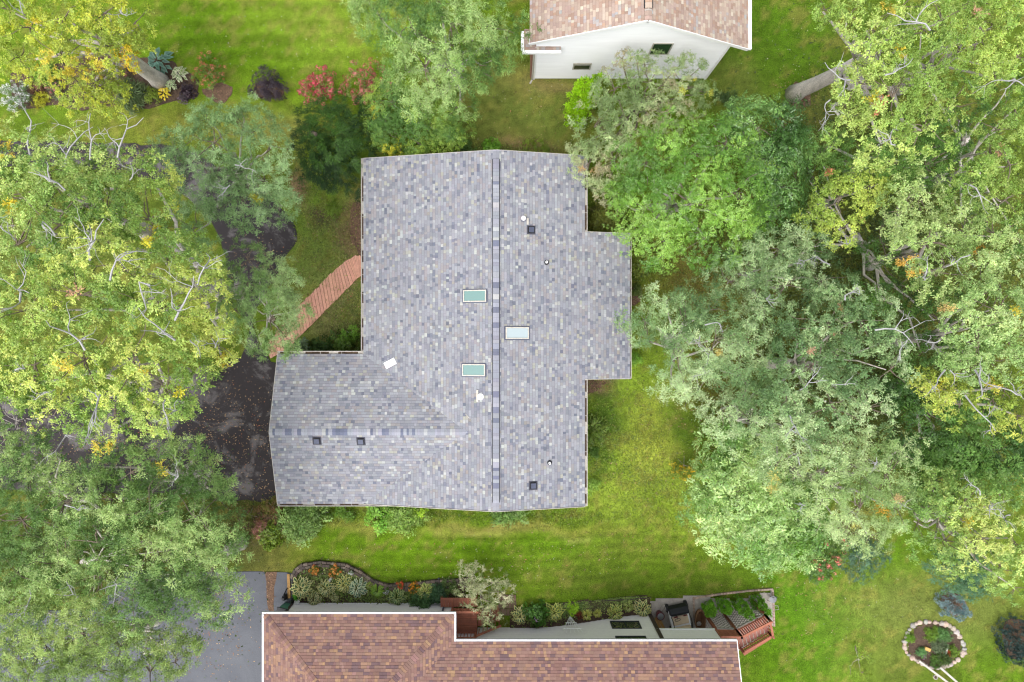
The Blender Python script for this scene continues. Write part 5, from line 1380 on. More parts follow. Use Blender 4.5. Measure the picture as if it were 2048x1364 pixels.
shrub('ground_plant', 'low bronze-green cover at the back of the hosta bed', 'round', [A(96, 92, 60), A(118, 112, 76), A(84, 96, 50)], 640, 1150, 34, .15, 'plant', spacing=.13, size=.16)
shrub('fern', 'dark fern spilling over the siding below the yellow-green hosta', 'ash', [A(76, 110, 64), A(92, 128, 76)], 846, 1205, 15, .5, 'fern', size=.42)
shrub('fern', 'bluish fern beside the dark downspout', 'ash', [A(72, 106, 70), A(84, 118, 80)], 872, 1187, 13, .4, 'fern', size=.4)
shrub('bush', 'dark green leafy bush with one mauve flower in the wall strip', 'broad', [A(72, 116, 40), A(92, 138, 52), A(60, 98, 34)], 1073, 1228, 24, .7, spacing=.17, size=.34, flowers=('panicle', [A(214, 190, 214)], 1, .3))
shrub('lime_plant', 'vivid lime green plant above the fan trellis', 'round', [A(160, 206, 40), A(178, 220, 60)], 1143, 1217, 16, .3, 'plant', spacing=.12, size=.18)
shrub('red_ground_plant', 'dark red plant just right of the trellis foot', 'round', [A(150, 70, 50), A(120, 60, 44)], 1155, 1230, 10, .15, 'plant', spacing=.12, size=.16)
shrub('filler_plant', 'grey-green low filler plant left of the variegated shrub', 'round', [A(100, 124, 66), A(130, 146, 84)], 902, 1172, 16, .5, 'plant')
shrub('potted_plant', 'small potted yellow-flowered plant on the deck', 'round', [A(110, 140, 50)], 1466, 1272, 6, 2.5, 'plant', lobes=[(1466, 1272, 6, 0.7)], spacing=.12, size=.18, flowers=('panicle', [A(240, 210, 60)], 5, .12))
pp = thing('white_goose_planter', 'white planter with a green plant at the left wall end', 'planter', G(596, 1201)); c = G(596, 1201)
MB().lathe(c, [(.06, 0), (.12, .1), (.14, .22), (.11, .23), (.09, .15)], 14).build('pot', M['white'], pp)
MB().tube([c + Vector((.08, 0, .18)), c + Vector((.17, .04, .3)), c + Vector((.2, .1, .42))], [.04, .03, .02], 8).build('handle', M['white'], pp)
shrub('potted_herb', 'bright green plant growing in the white planter', 'round', [A(100, 170, 50)], 593, 1194, 6, .4, 'plant', spacing=.1, size=.16)
# plants in the stone ring
RG = 'plants inside the stone ring'
for (u, v, rp, kind, pal, lab) in ((1863, 1268, 15, 'round', [A(140, 170, 60), A(116, 150, 50)], 'yellow-green plant in the upper part of the ring bed'), (1885, 1272, 17, 'ash', [A(84, 124, 66), A(100, 140, 76)], 'darker feathery plant in the upper right of the ring bed'), (1820, 1276, 8, 'round', [A(120, 160, 50)], 'small bright plant at the left of the ring bed'),
                                   (1878, 1291, 12, 'strap', [A(96, 116, 80), A(120, 134, 100)], 'grey-green tufted plant in mid ring'), (1908, 1300, 10, 'round', [A(112, 142, 48)], 'small green plant at the right of the bricks'), (1872, 1322, 14, 'round', [A(84, 120, 46), A(110, 142, 56)], 'green plant trailing over the lower edge of the ring'), (1889, 1316, 8, 'strap', [A(80, 100, 50)], 'grassy tuft below the bricks'), (1843, 1304, 8, 'round', [A(100, 150, 100), A(120, 160, 90)], 'pale green plant below the ochre box')):
    shrub('bed_plant', lab, kind, pal, u, v, rp, .3, 'plant', spacing=.13, size=.5 if kind == 'strap' else .24, group=RG)
shrub('purple_flower', 'little purple flower at the lower left of the ring', 'round', [A(100, 130, 70)], 1846, 1312, 5, .25, 'flowers', spacing=.1, size=.14, flowers=('panicle', [A(190, 130, 180)], 8, .12))

# clipped arborvitae columns: upright, so from above they lean outwards
def arbor(name, label, u, v, hh, rp, pal, group=None, size=.30, sp=.15):
    c = G(u, v); lob = []; rr = rp * (H - c.z) / F
    for i in range(7):
        f = i / 6; z = c.z + .25 + (hh - .35) * f; q = rr * (1.0 - .15 * f - .55 * max(0, f - .6) / .4); pz = P(0, 0, z)
        d = (H - z) / F; lob.append((1024 + c.x / d, 682 - c.y / d, q / d, z + q * .35))
    return tree(name, label, 'scale', pal, lob, base=(u, v), spacing=sp, size=size, trunk=.05, twigs=False, gap=-2.0, group=group, cat='shrub', mat='needle', squash=.9, inner=.1, crown_name='foliage', leafvar=.16)
VIV = [A(110, 164, 44), A(128, 182, 56), A(92, 142, 36)]
for (u, v, hh, rp, lab) in ((1411, 1208, 1.5, 10.2, 'leftmost of the four clipped arborvitae below the deck'), (1441, 1203, 1.6, 10.2, 'second clipped arborvitae from the left'), (1473, 1201, 2.4, 10.8, 'tallest clipped arborvitae leaning over the lattice'), (1508, 1198, 2.3, 11.6, 'rightmost clipped arborvitae beside the metal chair')):
    arbor('arborvitae', lab, u, v, hh, rp, VIV, 'clipped arborvitae below the deck', .23, .10)
LIM = [A(138, 186, 20), A(160, 206, 36), A(112, 158, 18)]
arbor('arborvitae', 'tall bright lime arborvitae at the white gable', 1150, 236, 5.4, 19, LIM, 'lime arborvitae pair', .36)
arbor('arborvitae', 'smaller lime arborvitae behind the tall one', 1178, 206, 3.9, 10, LIM, 'lime arborvitae pair', .34)

def spruce(label, u, v, rp, hh, pal):
    c = G(u, v); lob = []; rr = rp * (H - c.z) / F
    for i in range(6):
        f = i / 5; z = c.z + .2 + hh * .85 * f; q = rr * (1 - .8 * f); d = (H - z) / F; lob.append((1024 + c.x / d, 682 - c.y / d, q / d, z + q * .35))
    return tree('spruce', label, 'needle', pal, lob, base=(u, v), spacing=.2, size=.38, trunk=.07, twigs=False, gap=-1.6, mat='needle', squash=.45, inner=.15, bark='bark_dark')
spruce('small silvery blue spruce above the stone ring', 1896, 1205, 27, 1.6, [A(140, 170, 176), A(168, 194, 198), A(112, 144, 150)])
spruce('big dark blue-green spruce at the right edge', 2024, 1272, 46, 2.4, [A(62, 88, 86), A(84, 112, 108), A(46, 70, 70)])

# weeds along the walls: sumac-like fronds and leafy clumps
WG = 'self-sown weeds along the grey house'
SUM = [A(110, 142, 70), A(128, 160, 82), A(92, 124, 58)]
for (u, v, rp, h, kind, pal, lab) in (
    (603, 1038, 34, 1.0, 'ash', [A(112, 144, 74), A(140, 168, 94)], 'sumac with big drooping fronds below the wing'), (760, 1028, 34, .8, 'broad', [A(126, 180, 60), A(160, 206, 84), A(100, 160, 70)], 'bright leafy weed clump below the gutter'), (810, 1024, 32, .9, 'ash', [A(124, 156, 72), A(152, 180, 88)], 'sumac fronds right of the bright weed clump'), (840, 1020, 14, 1.1, 'broad', [A(170, 206, 60), A(190, 220, 80)], 'yellow-lime leaves poking over the eave'),
    (690, 1022, 22, .5, 'round', [A(110, 150, 56), A(136, 170, 70)], 'low weed clump under the wing gutter'), (650, 1026, 18, .4, 'round', [A(100, 142, 60), A(130, 162, 70)], 'small weed clump right of the left sumac'), (1020, 1020, 22, .4, 'ash', SUM, 'fronds showing below the ridge end'),
    (1184, 972, 16, .6, 'round', [A(118, 156, 60), A(148, 182, 80)], 'fresh green shrub at the lower right eave'), (1182, 860, 10, .3, 'ash', [A(104, 130, 54), A(124, 146, 60)], 'dark fern below the right eave'), (1190, 905, 9, .3, 'round', [A(90, 126, 50), A(112, 146, 60)], 'weed clump along the right eave'),
    (1210, 440, 24, 1.0, 'ash', [A(96, 112, 44), A(124, 132, 56)], 'ferny undergrowth right of the upper eave'), (1200, 420, 16, .8, 'round', [A(80, 96, 40), A(110, 90, 50)], 'brownish undergrowth by the upper right eave'), (1272, 520, 14, .9, 'ash', [A(120, 136, 50), A(140, 150, 60)], 'yellowish ferns right of the extension'), (1272, 580, 13, .6, 'round', [A(110, 130, 50), A(90, 110, 50)], 'weed beside the extension eave'),
    (1270, 720, 14, .6, 'round', [A(112, 158, 56), A(136, 180, 70)], 'fresh weeds at the lower corner of the extension'),
    (690, 690, 32, .8, 'broad', [A(84, 118, 44), A(110, 140, 54), A(70, 100, 40)], 'leafy shrub in the corner between wing and main roof'), (640, 694, 22, .6, 'broad', [A(66, 96, 44), A(90, 118, 56)], 'dark shrub against the wing gutter'), (700, 668, 20, .9, 'round', [A(100, 150, 50), A(126, 170, 60)], 'bright shrub by the left eave'), (605, 698, 16, .8, 'broad', [A(80, 104, 70), A(110, 130, 96)], 'grey-green shrub at the wing corner'),
    (665, 418, 20, .2, 'round', [A(108, 136, 44), A(128, 154, 54)], 'patch of clover left of the main roof'),
    (545, 1015, 26, .5, 'round', [A(150, 150, 56), A(120, 130, 50), A(140, 108, 74)], 'yellowing shrub at the lower left wing corner'), (500, 1030, 30, .5, 'round', [A(130, 130, 56), A(150, 110, 80), A(110, 120, 50)], 'reddish-green ground shrub left of the wing corner'), (540, 1070, 26, .3, 'broad', [A(120, 146, 50), A(142, 164, 62)], 'pale green hosta-like weeds by the lower left bed'), (520, 1060, 22, .35, 'round', [A(190, 140, 124), A(150, 120, 90), A(116, 126, 60)], 'pinkish faded shrub left of the sumac'),
    (930, 297, 26, .6, 'round', [A(84, 120, 56), A(104, 140, 66)], 'low green plants behind the upper gable'), (980, 298, 18, .4, 'broad', [A(110, 160, 46), A(130, 176, 56)], 'bright low plants at the upper gable peak'), (1070, 302, 30, .35, 'round', [A(116, 144, 44), A(136, 158, 56)], 'low weeds along the right half of the upper gable')):
    shrub('weed_clump', lab, kind, pal, u, v, rp, h, 'plant', group=WG, size=.62 if kind == 'ash' else .36 if kind == 'broad' else .26)
shrub('goldenrod', 'goldenrod with yellow heads left of the pinnate-leaved tree', 'round', [A(130, 150, 50), A(110, 130, 50)], 1368, 930, 34, .9, 'plant', gap=-.3, flowers=('panicle', [A(226, 190, 40), A(236, 206, 70)], 36, .22))
shrub('variegated_dogwood', 'cream and grey-green variegated shrub over the porch', 'round', [A(150, 160, 110), A(190, 192, 150), A(120, 136, 84), A(212, 210, 176)], 962, 1180, 60, 2.0, lobes=[(945, 1150, 28, 1.9), (985, 1165, 28, 1.8), (1005, 1185, 26, 1.6), (925, 1175, 22, 1.5), (960, 1195, 34, 2.1), (965, 1225, 30, 1.9), (985, 1235, 22, 1.6), (935, 1150, 18, 1.4)], spacing=.15, size=.28, gap=-.8, twigs=True, trunk=.06)
shrub('pink_flowering_shrub', 'shrub with coral pink flower heads beside the blue-green bush', 'ash', [A(84, 118, 56), A(110, 140, 66)], 1640, 1095, 30, 1.3, lobes=[(1632, 1124, 22, .2), (1652, 1112, 20, .4), (1668, 1092, 18, .2), (1640, 1138, 14, 0)], gap=-.5, size=.5, flowers=('panicle', [A(232, 128, 116), A(240, 150, 136)], 30, .26))
shrub('blue_green_bush', 'dense dark blue-green bush below the pale tree', 'round', [A(84, 116, 92), A(104, 138, 110), A(66, 94, 74)], 1714, 1110, 50, 1.6, lobes=[(1710, 1090, 36, 0), (1690, 1110, 30, -.4), (1735, 1105, 34, -.3), (1720, 1135, 28, -.6), (1755, 1120, 22, -.7), (1715, 1155, 14, -1)], spacing=.14, size=.26)
shrub('young_tree', 'thin yellowish sapling standing in the lower right lawn', 'willow', [A(140, 166, 60), A(120, 150, 50)], 1715, 1320, 34, 1.0, 'tree', lobes=[(1712, 1300, 16, -.6), (1730, 1310, 14, -.7), (1700, 1335, 18, -.8), (1722, 1345, 14, -1), (1745, 1308, 8, -.9)], gap=-.3, spacing=.16, size=.35, twigs=True)

# ------------------------------------------------------------------ trees
LOBE = 1.13
OAK = [A(112, 142, 66), A(140, 166, 82), A(166, 186, 100), A(190, 206, 118)]
SOFT = [A(92, 122, 60), A(118, 148, 76), A(148, 174, 98), A(176, 196, 120)]
SAGE = [A(100, 128, 76), A(134, 160, 102), A(164, 186, 126), A(188, 204, 148)]
MIDG = [A(96, 134, 56), A(120, 156, 72), A(148, 178, 92)]
DEEP = [A(66, 100, 42), A(86, 122, 52), A(108, 144, 64)]
LIME = [A(124, 152, 70), A(152, 176, 84), A(184, 200, 104), A(204, 212, 108)]
PALE = [A(154, 180, 106), A(176, 196, 122), A(194, 210, 138)]
TAN = A(216, 180, 130); GOLD = A(226, 210, 84); RUST = A(210, 136, 108); PINK = A(226, 180, 150)

# left: three crowns of the big yellow-green oaks with bleached branches on top
tree('oak_tree', 'yellow-green oak at the left edge, topmost of the three large ones', 'oak', OAK,
     [(40, 318, 58, 11), (20, 390, 80, 12), (105, 370, 74, 13), (175, 345, 62, 12.5), (120, 450, 84, 14), (35, 490, 80, 13), (215, 420, 70, 13), (230, 345, 45, 12)], trunk=.34,
     dead=[(60, 310, 12.6, -30, -70, 2.6), (130, 330, 13, 10, -60, 2.2), (180, 320, 13, 30, -55, 2.2), (235, 315, 12.8, 5, -60, 2.3), (130, 380, 14.2, -40, -40, 2.0), (110, 470, 15, -20, -40, 2.0), (30, 480, 14.2, -20, -50, 1.6), (260, 360, 13.2, 20, -30, 1.2)],
     spots=[(8, 300, 26, GOLD), (15, 415, 24, A(220, 200, 70)), (320, 440, 22, GOLD)])
tree('oak_tree', 'yellow-green oak at the left, nearest to the boardwalk', 'oak', LIME,
     [(300, 440, 66, 13), (250, 540, 80, 15), (350, 530, 66, 14), (320, 620, 80, 15), (395, 620, 54, 13.5), (430, 690, 40, 12.5), (160, 590, 80, 15), (60, 620, 80, 13.5), (395, 560, 48, 13), (300, 360, 46, 12), (440, 715, 28, 12), (200, 480, 60, 14)], trunk=.36,
     dead=[(180, 520, 15.6, -10, -40, 2.6), (220, 560, 16, 20, -50, 2.2), (395, 570, 14.8, -10, -45, 2.0), (300, 570, 15.8, -40, -10, 2.0), (350, 640, 15.8, 5, -60, 2.6), (350, 680, 15.6, -45, -20, 2.4), (430, 695, 13.6, 20, -30, 1.4), (380, 680, 14.6, 30, 20, 1.4), (40, 600, 15, -30, -20, 2.6)],
     spots=[(300, 470, 26, A(224, 212, 70)), (455, 715, 20, GOLD), (150, 590, 14, PINK)])
tree('oak_tree', 'yellow-green oak at the left, lowest one above the dark driveway', 'oak', LIME,
     [(70, 730, 80, 13), (170, 720, 80, 15), (270, 730, 80, 15.5), (330, 790, 58, 14.5), (230, 820, 52, 13.5), (120, 810, 52, 12.5), (25, 770, 56, 12), (370, 800, 36, 13.5), (205, 868, 34, 12.5), (300, 840, 38, 13.5)], trunk=.36,
     dead=[(170, 700, 16.2, -30, -30, 2.2), (110, 780, 14.5, -20, -20, 1.6), (200, 790, 16, -10, -30, 2.2), (330, 800, 15.6, 20, 20, 1.4), (355, 820, 14.6, 0, 30, 1.0), (140, 860, 12.5, -30, 30, 1.6), (30, 740, 13.8, 10, -20, 1.2)],
     spots=[(205, 885, 22, GOLD), (130, 735, 14, GOLD), (285, 735, 16, GOLD), (370, 790, 14, A(216, 206, 60))])
tree('locust_tree', 'soft sage green tree rising beside the upper bend of the dark drive', 'willow', [A(118, 146, 88), A(142, 170, 108), A(170, 194, 136)],
     [(430, 285, 60, 9), (500, 265, 48, 9), (540, 290, 36, 8), (415, 365, 62, 8), (485, 395, 60, 8), (560, 410, 38, 7), (412, 238, 26, 8.5), (480, 222, 22, 8.5), (385, 460, 52, 7.5), (530, 360, 44, 7.5), (350, 300, 40, 8)], spacing=.36, size=.58, gap=-.7,
     dead=[(470, 330, 9.3, 40, -10, 1.4), (460, 370, 9, -30, 20, 1.2)], spots=[(420, 270, 9, GOLD), (510, 390, 12, A(190, 190, 60)), (340, 425, 18, GOLD)])
tree('locust_tree', 'small sage green tree overhanging the lower end of the boardwalk', 'willow', [A(124, 152, 84), A(150, 178, 106), A(180, 200, 134)],
     [(495, 565, 50, 7), (560, 560, 42, 6), (540, 640, 48, 6.5), (588, 620, 28, 6), (470, 620, 36, 7), (565, 680, 30, 5.5), (495, 520, 36, 6.5), (520, 690, 20, 5)], spacing=.32, size=.52, gap=-.7, trunk=.14, spots=[(470, 560, 10, GOLD)])
tree('yellow_tree', 'yellow leaning tree over the flower bed in the upper left corner', 'oak', [A(156, 172, 70), A(184, 194, 78), A(206, 208, 76), A(164, 182, 80)],
     [(60, 55, 50, 7), (130, 35, 52, 8), (120, 115, 60, 8), (205, 95, 50, 7.5), (255, 105, 38, 7), (190, 165, 48, 6.5), (225, 195, 36, 5.5), (40, 115, 42, 6.5), (160, 200, 34, 5.5), (210, 25, 42, 8), (270, 45, 36, 7), (20, 20, 46, 7)], base=(322, 165), lean=(232, 96, 4.6), trunk=.36, gap=-.65, spacing=.42, size=.58,
     spots=[(90, 120, 30, GOLD), (180, 130, 40, GOLD), (250, 120, 34, A(224, 196, 40)), (120, 150, 26, GOLD), (60, 55, 20, A(206, 190, 60))], dead=[(50, 30, 8, 40, -10, 1.8), (240, 20, 8, 30, 20, 1.6)])

# lower left: a stand of mid green trees
tree('maple_tree', 'mid green tree at the left edge directly below the dark driveway', 'willow', SOFT,
     [(55, 945, 56, 9), (45, 1040, 76, 10), (130, 1005, 60, 10), (35, 1145, 80, 10), (120, 1125, 68, 10), (195, 1085, 58, 11), (90, 900, 30, 8.5), (15, 900, 40, 8)], spacing=.40, size=.64, dead=[(130, 1010, 11, 30, 20, 1.4), (60, 1180, 10.5, -10, 30, 1.6)])
tree('maple_tree', 'mid green tree between dark driveway and wing corner', 'willow', SOFT,
     [(262, 945, 50, 10), (345, 925, 46, 9.5), (420, 960, 44, 9), (300, 1020, 66, 11), (390, 1035, 58, 11), (440, 1000, 32, 9), (225, 1000, 50, 10.5), (380, 905, 28, 9), (200, 935, 30, 9.5)], spacing=.40, size=.64, spots=[(320, 935, 14, GOLD)], dead=[(350, 960, 10.6, 20, -30, 1.4)])
tree('maple_tree', 'mid green tree overhanging the grey asphalt', 'willow', SOFT,
     [(330, 1115, 66, 11), (425, 1125, 52, 10), (440, 1185, 44, 9), (270, 1175, 66, 11), (355, 1190, 50, 10.5), (400, 1075, 48, 10.5), (455, 1085, 30, 9.5), (430, 1225, 24, 8)], spacing=.40, size=.64, dead=[(240, 1165, 11, 40, 0, 1.8), (150, 1200, 10, 30, -30, 1.6)])
tree('maple_tree', 'mid green tree in the lower left corner', 'willow', [A(120, 142, 72), A(146, 168, 88), A(168, 184, 104)],
     [(80, 1275, 76, 11), (165, 1265, 66, 11), (250, 1300, 56, 10), (325, 1280, 34, 9), (60, 1345, 70, 11), (200, 1340, 60, 10), (300, 1345, 42, 9), (378, 1288, 22, 8), (350, 1325, 30, 8), (20, 1220, 50, 10)], spacing=.40, size=.64)

# top
tree('willow_tree', 'tall light green tree at the top, left of the white house', 'willow', [A(92, 124, 56), A(118, 148, 72), A(146, 172, 92), A(168, 190, 116)],
     [(760, 35, 50, 9), (825, 55, 66, 11), (900, 45, 66, 11), (970, 45, 58, 10), (1015, 75, 38, 9), (850, 135, 66, 10), (930, 125, 58, 10), (885, 185, 42, 9), (920, 212, 26, 8), (810, 140, 38, 9), (985, 115, 38, 9), (870, -10, 70, 10), (735, 0, 36, 8)], spacing=.40, size=.60, gap=-1.0)
tree('yew_tree', 'dark green conifer at the upper left corner of the grey roof', 'conifer', [A(36, 66, 20), A(50, 84, 24), A(66, 102, 32)],
     [(668, 285, 64, 3.4), (665, 285, 44, 5.0), (664, 286, 22, 6.2), (640, 320, 44, 2.4), (700, 320, 44, 2.4), (640, 250, 44, 2.6), (700, 255, 42, 2.6), (668, 350, 30, 1.8), (620, 285, 28, 2.0)], spacing=.30, size=.60, mat='needle', gap=-1.6, trunk=.16, squash=.6, bark='bark_dark', inner=.2, leafvar=.3)
tree('mixed_bush', 'mixed yellow-green bushy tree between the dark conifer and upper gable', 'ash', [A(92, 128, 56), A(120, 152, 66), A(156, 180, 72)],
     [(785, 205, 40, 3.6), (845, 225, 44, 3.8), (900, 268, 34, 3.0), (775, 262, 34, 3.0), (835, 285, 34, 2.6), (760, 235, 26, 3.0), (890, 235, 30, 3.2), (800, 300, 18, 2)], spacing=.34, size=.50, trunk=.10, spots=[(752, 225, 10, A(220, 210, 50)), (790, 205, 10, GOLD), (790, 295, 26, A(200, 200, 60)), (850, 205, 10, A(190, 206, 70))])
tree('apple_tree', 'twiggy grey-green tree in front of the white gable', 'round', [A(130, 150, 92), A(160, 176, 116), A(186, 198, 140), A(168, 158, 120)],
     [(1230, 180, 46, 5.6), (1300, 165, 50, 6), (1372, 178, 40, 5.6), (1190, 250, 40, 5.6), (1260, 245, 50, 6.4), (1178, 325, 36, 5.8), (1228, 320, 44, 6.4), (1205, 385, 26, 5.6), (1330, 230, 50, 6.4), (1245, 118, 16, 5.4), (1275, 125, 16, 5.4), (1372, 118, 14, 5.2), (1405, 130, 10, 5), (1410, 185, 28, 5), (1290, 130, 14, 5.4), (1160, 300, 20, 5.2)], spacing=.35, size=.48, gap=-.5, trunk=.2, bark='bark_dark', spots=[(1325, 145, 8, A(200, 206, 80)), (1365, 180, 10, A(214, 214, 90)), (1420, 190, 14, A(214, 214, 100)), (1180, 340, 20, A(190, 160, 110)), (1390, 165, 8, A(220, 214, 90))])
tree('ash_tree', 'bright green fine-leaved tree right of the upper roof corner', 'ash', [A(98, 140, 48), A(124, 164, 60), A(152, 188, 80)],
     [(1290, 325, 56, 8), (1375, 305, 64, 9), (1455, 290, 56, 9), (1290, 415, 58, 8), (1380, 405, 76, 10), (1470, 385, 66, 10), (1330, 480, 50, 8), (1415, 475, 56, 9), (1270, 465, 34, 7), (1240, 400, 30, 7), (1500, 440, 36, 8.5)], spacing=.40, size=.44, gap=-.9, mat='glossy_leaf')
tree('walnut_tree', 'darker large-leaved tree between the fine-leaved tree and the leaning oak', 'ash', [A(78, 114, 52), A(98, 136, 64), A(124, 158, 82)],
     [(1515, 255, 46, 8.5), (1560, 250, 40, 8), (1580, 300, 40, 7.5), (1535, 320, 46, 8), (1560, 375, 40, 7), (1585, 345, 28, 6.5), (1545, 420, 30, 7), (1480, 240, 26, 7.5)], spacing=.44, size=.72, gap=-.8, mat='glossy_leaf')
tree('oak_tree', 'big oak with a thick leaning trunk on the upper right lawn', 'oak', [A(132, 158, 70), A(158, 182, 88), A(186, 202, 108)],
     [(1700, 30, 40, 12), (1742, 55, 50, 13), (1720, 170, 50, 12), (1785, 195, 62, 13), (1690, 232, 44, 11), (1855, 150, 52, 13.5), (1800, 95, 48, 13), (1885, 40, 52, 14), (1800, 15, 42, 13), (1770, 280, 48, 11.5), (1850, 255, 50, 12), (1760, 120, 34, 12), (1650, 20, 24, 11)], base=(1588, 188), lean=(1715, 124, 6.0), trunk=.36, gap=-.45,
     spots=[(1765, 215, 16, RUST), (1810, 100, 20, A(206, 190, 60)), (1745, 190, 10, A(200, 190, 60)), (1780, 15, 18, A(206, 190, 80)), (1960, 22, 14, PINK)], dead=[(1700, 160, 13, -40, 20, 2.0), (1660, 200, 11.4, -30, 20, 1.6), (1770, 150, 14, 30, -10, 1.6), (1860, 60, 15, -30, -30, 2.0), (1790, 290, 12.5, -10, 30, 1.4)])
tree('understory_tree', 'mid green tree below the leaning oak, above the yellow crown', 'willow', MIDG, [(1790, 325, 50, 9.5), (1850, 330, 50, 9.5), (1735, 310, 44, 8.5), (1690, 320, 34, 8), (1880, 290, 40, 9), (1660, 290, 30, 7)], spacing=.44, gap=-.7)
tree('yellow_oak', 'bright yellow-green crown at the right, above the large sage tree', 'oak', [A(150, 172, 74), A(174, 192, 86), A(192, 204, 96)], [(1680, 395, 46, 9), (1738, 372, 42, 9.5), (1640, 430, 34, 8.5), (1690, 455, 42, 9), (1785, 355, 28, 9), (1660, 370, 26, 8.5)], gap=-.6, spots=[(1655, 335, 22, A(214, 150, 110)), (1720, 435, 10, TAN)], dead=[(1700, 480, 9.5, 10, 30, 1.2)], trunk=.2)
tree('oak_tree', 'oak crown cut by the upper right corner', 'oak', [A(118, 148, 62), A(146, 172, 80), A(178, 196, 96)], [(1960, 55, 66, 13), (2020, 55, 56, 12), (1990, 150, 42, 12.5), (2032, 115, 40, 12), (1920, 100, 44, 12), (1990, 10, 50, 12), (2040, 0, 40, 11), (1925, 10, 40, 12.5)], gap=-.55, dead=[(2030, 150, 12.8, 0, 40, 2.2)], spots=[(1960, 25, 12, PINK)])
tree('oak_tree', 'oak crown at the right edge below the corner one', 'oak', [A(118, 146, 66), A(142, 170, 80), A(172, 192, 98)], [(2000, 260, 42, 10), (1965, 330, 50, 11), (2020, 330, 44, 12), (1935, 375, 40, 11), (2030, 220, 34, 10.5), (2010, 400, 40, 12), (1980, 300, 34, 11)], gap=-.4, dead=[(1940, 370, 12, -30, 20, 1.8)], spots=[(2000, 300, 8, PINK)])
tree('oak_tree', 'oak crown with orange twigs at the right, left of the sycamore-pale one', 'oak', [A(134, 158, 82), A(160, 182, 104), A(182, 198, 124)], [(1850, 485, 70, 12), (1930, 465, 62, 12), (1880, 545, 54, 12), (1800, 425, 46, 11), (1835, 385, 46, 11), (1990, 470, 40, 12), (1960, 530, 40, 11.5)], gap=-.5,
     spots=[(1815, 520, 26, A(216, 176, 80)), (1970, 500, 26, A(222, 172, 90)), (1830, 545, 14, A(222, 186, 90)), (1870, 490, 10, A(210, 180, 110))], dead=[(1850, 560, 13, -20, -30, 1.4), (1940, 510, 13, -30, 10, 1.4)])
tree('oak_tree', 'pale green oak crown at the right edge, middle height', 'oak', PALE, [(2000, 570, 66, 13), (1955, 655, 66, 13), (2020, 690, 50, 12), (1925, 735, 40, 12), (2040, 620, 40, 12), (1975, 720, 44, 12), (1990, 620, 50, 13.5)], gap=-.6, spots=[(1890, 610, 18, A(210, 186, 120)), (2035, 625, 14, GOLD)], dead=[(1950, 740, 13.2, 10, 60, 2.2), (1930, 790, 12.6, 20, 60, 2.0), (1880, 680, 12.5, -20, 20, 1.4), (1890, 740, 12.5, 0, 60, 1.8)])
# right centre: the sage mass
tree('sage_tree', 'sage green tree, upper part of the mass right of the extension', 'willow', SAGE, [(1500, 530, 50, 9), (1560, 500, 50, 9), (1460, 565, 50, 9), (1570, 570, 58, 10), (1640, 560, 50, 9), (1615, 500, 40, 8.5), (1530, 620, 50, 9.5)], spacing=.42, size=.62, gap=-.6, dead=[(1600, 520, 10, 20, -20, 1.4), (1660, 530, 9.6, -20, -30, 1.3), (1540, 590, 10.4, -30, 20, 1.2)])
tree('sage_tree', 'sage green tree reaching over the right eave of the extension', 'willow', [A(108, 136, 82), A(142, 168, 108), A(170, 192, 132), A(190, 206, 150)], [(1290, 640, 42, 9), (1335, 600, 42, 9), (1370, 645, 50, 10), (1430, 680, 58, 11), (1355, 715, 50, 10), (1420, 620, 50, 10), (1400, 775, 42, 9), (1495, 690, 58, 11), (1480, 750, 58, 11), (1345, 770, 30, 8.5), (1300, 685, 30, 8.5)], spacing=.42, size=.62, gap=-.45, dead=[(1410, 650, 11.4, 20, -20, 1.2), (1400, 670, 11, -10, 40, 1.4), (1420, 740, 11, -10, 20, 1.0)], spots=[(1435, 705, 12, A(206, 190, 110)), (1430, 565, 24, A(176, 170, 80))])
tree('sage_tree', 'large sage green tree in the middle of the right-hand woods', 'oak', SAGE, [(1650, 650, 64, 12), (1720, 640, 58, 12), (1625, 730, 66, 12), (1700, 740, 64, 12), (1575, 785, 56, 12), (1660, 805, 56, 12), (1735, 815, 50, 11), (1780, 740, 44, 11), (1760, 690, 44, 11.5), (1600, 690, 44, 11.5)], spacing=.44, size=.60, gap=-.5, spots=[(1620, 700, 12, PINK), (1680, 610, 12, TAN), (1660, 670, 10, PINK), (1800, 600, 14, A(200, 190, 70))], dead=[(1690, 600, 13, 20, -30, 1.4), (1750, 660, 12.8, 60, -5, 2.0), (1800, 720, 12, -20, -20, 1.4), (1690, 770, 12.6, 10, -30, 1.0)])
tree('sage_tree', 'sage green tree at the lower edge of the mass, over weedy grass', 'willow', [A(106, 134, 80), A(142, 168, 106), A(170, 190, 130), A(188, 204, 148)], [(1500, 840, 58, 11), (1580, 865, 58, 11), (1655, 880, 50, 11), (1445, 820, 40, 10), (1520, 780, 44, 10.5), (1560, 920, 40, 10), (1620, 835, 44, 10.5)], spacing=.42, size=.62, gap=-.55, dead=[(1580, 830, 12, 10, 50, 1.6), (1600, 780, 11.6, 30, -5, 1.6)])
tree('ash_tree', 'tree with large pinnate leaves beside the right end of the south lawn', 'ash', [A(108, 146, 64), A(138, 172, 86), A(168, 196, 114), A(188, 210, 130)], [(1440, 960, 40, 6), (1480, 900, 42, 6), (1500, 975, 58, 7), (1430, 1035, 40, 6), (1500, 1055, 56, 7), (1570, 1015, 56, 7.5), (1580, 1085, 40, 6), (1618, 1052, 32, 6), (1450, 885, 32, 5.5), (1540, 1110, 26, 5), (1400, 1000, 20, 5), (1530, 920, 40, 7)], spacing=.44, size=.80, gap=-.9, mat='glossy_leaf')
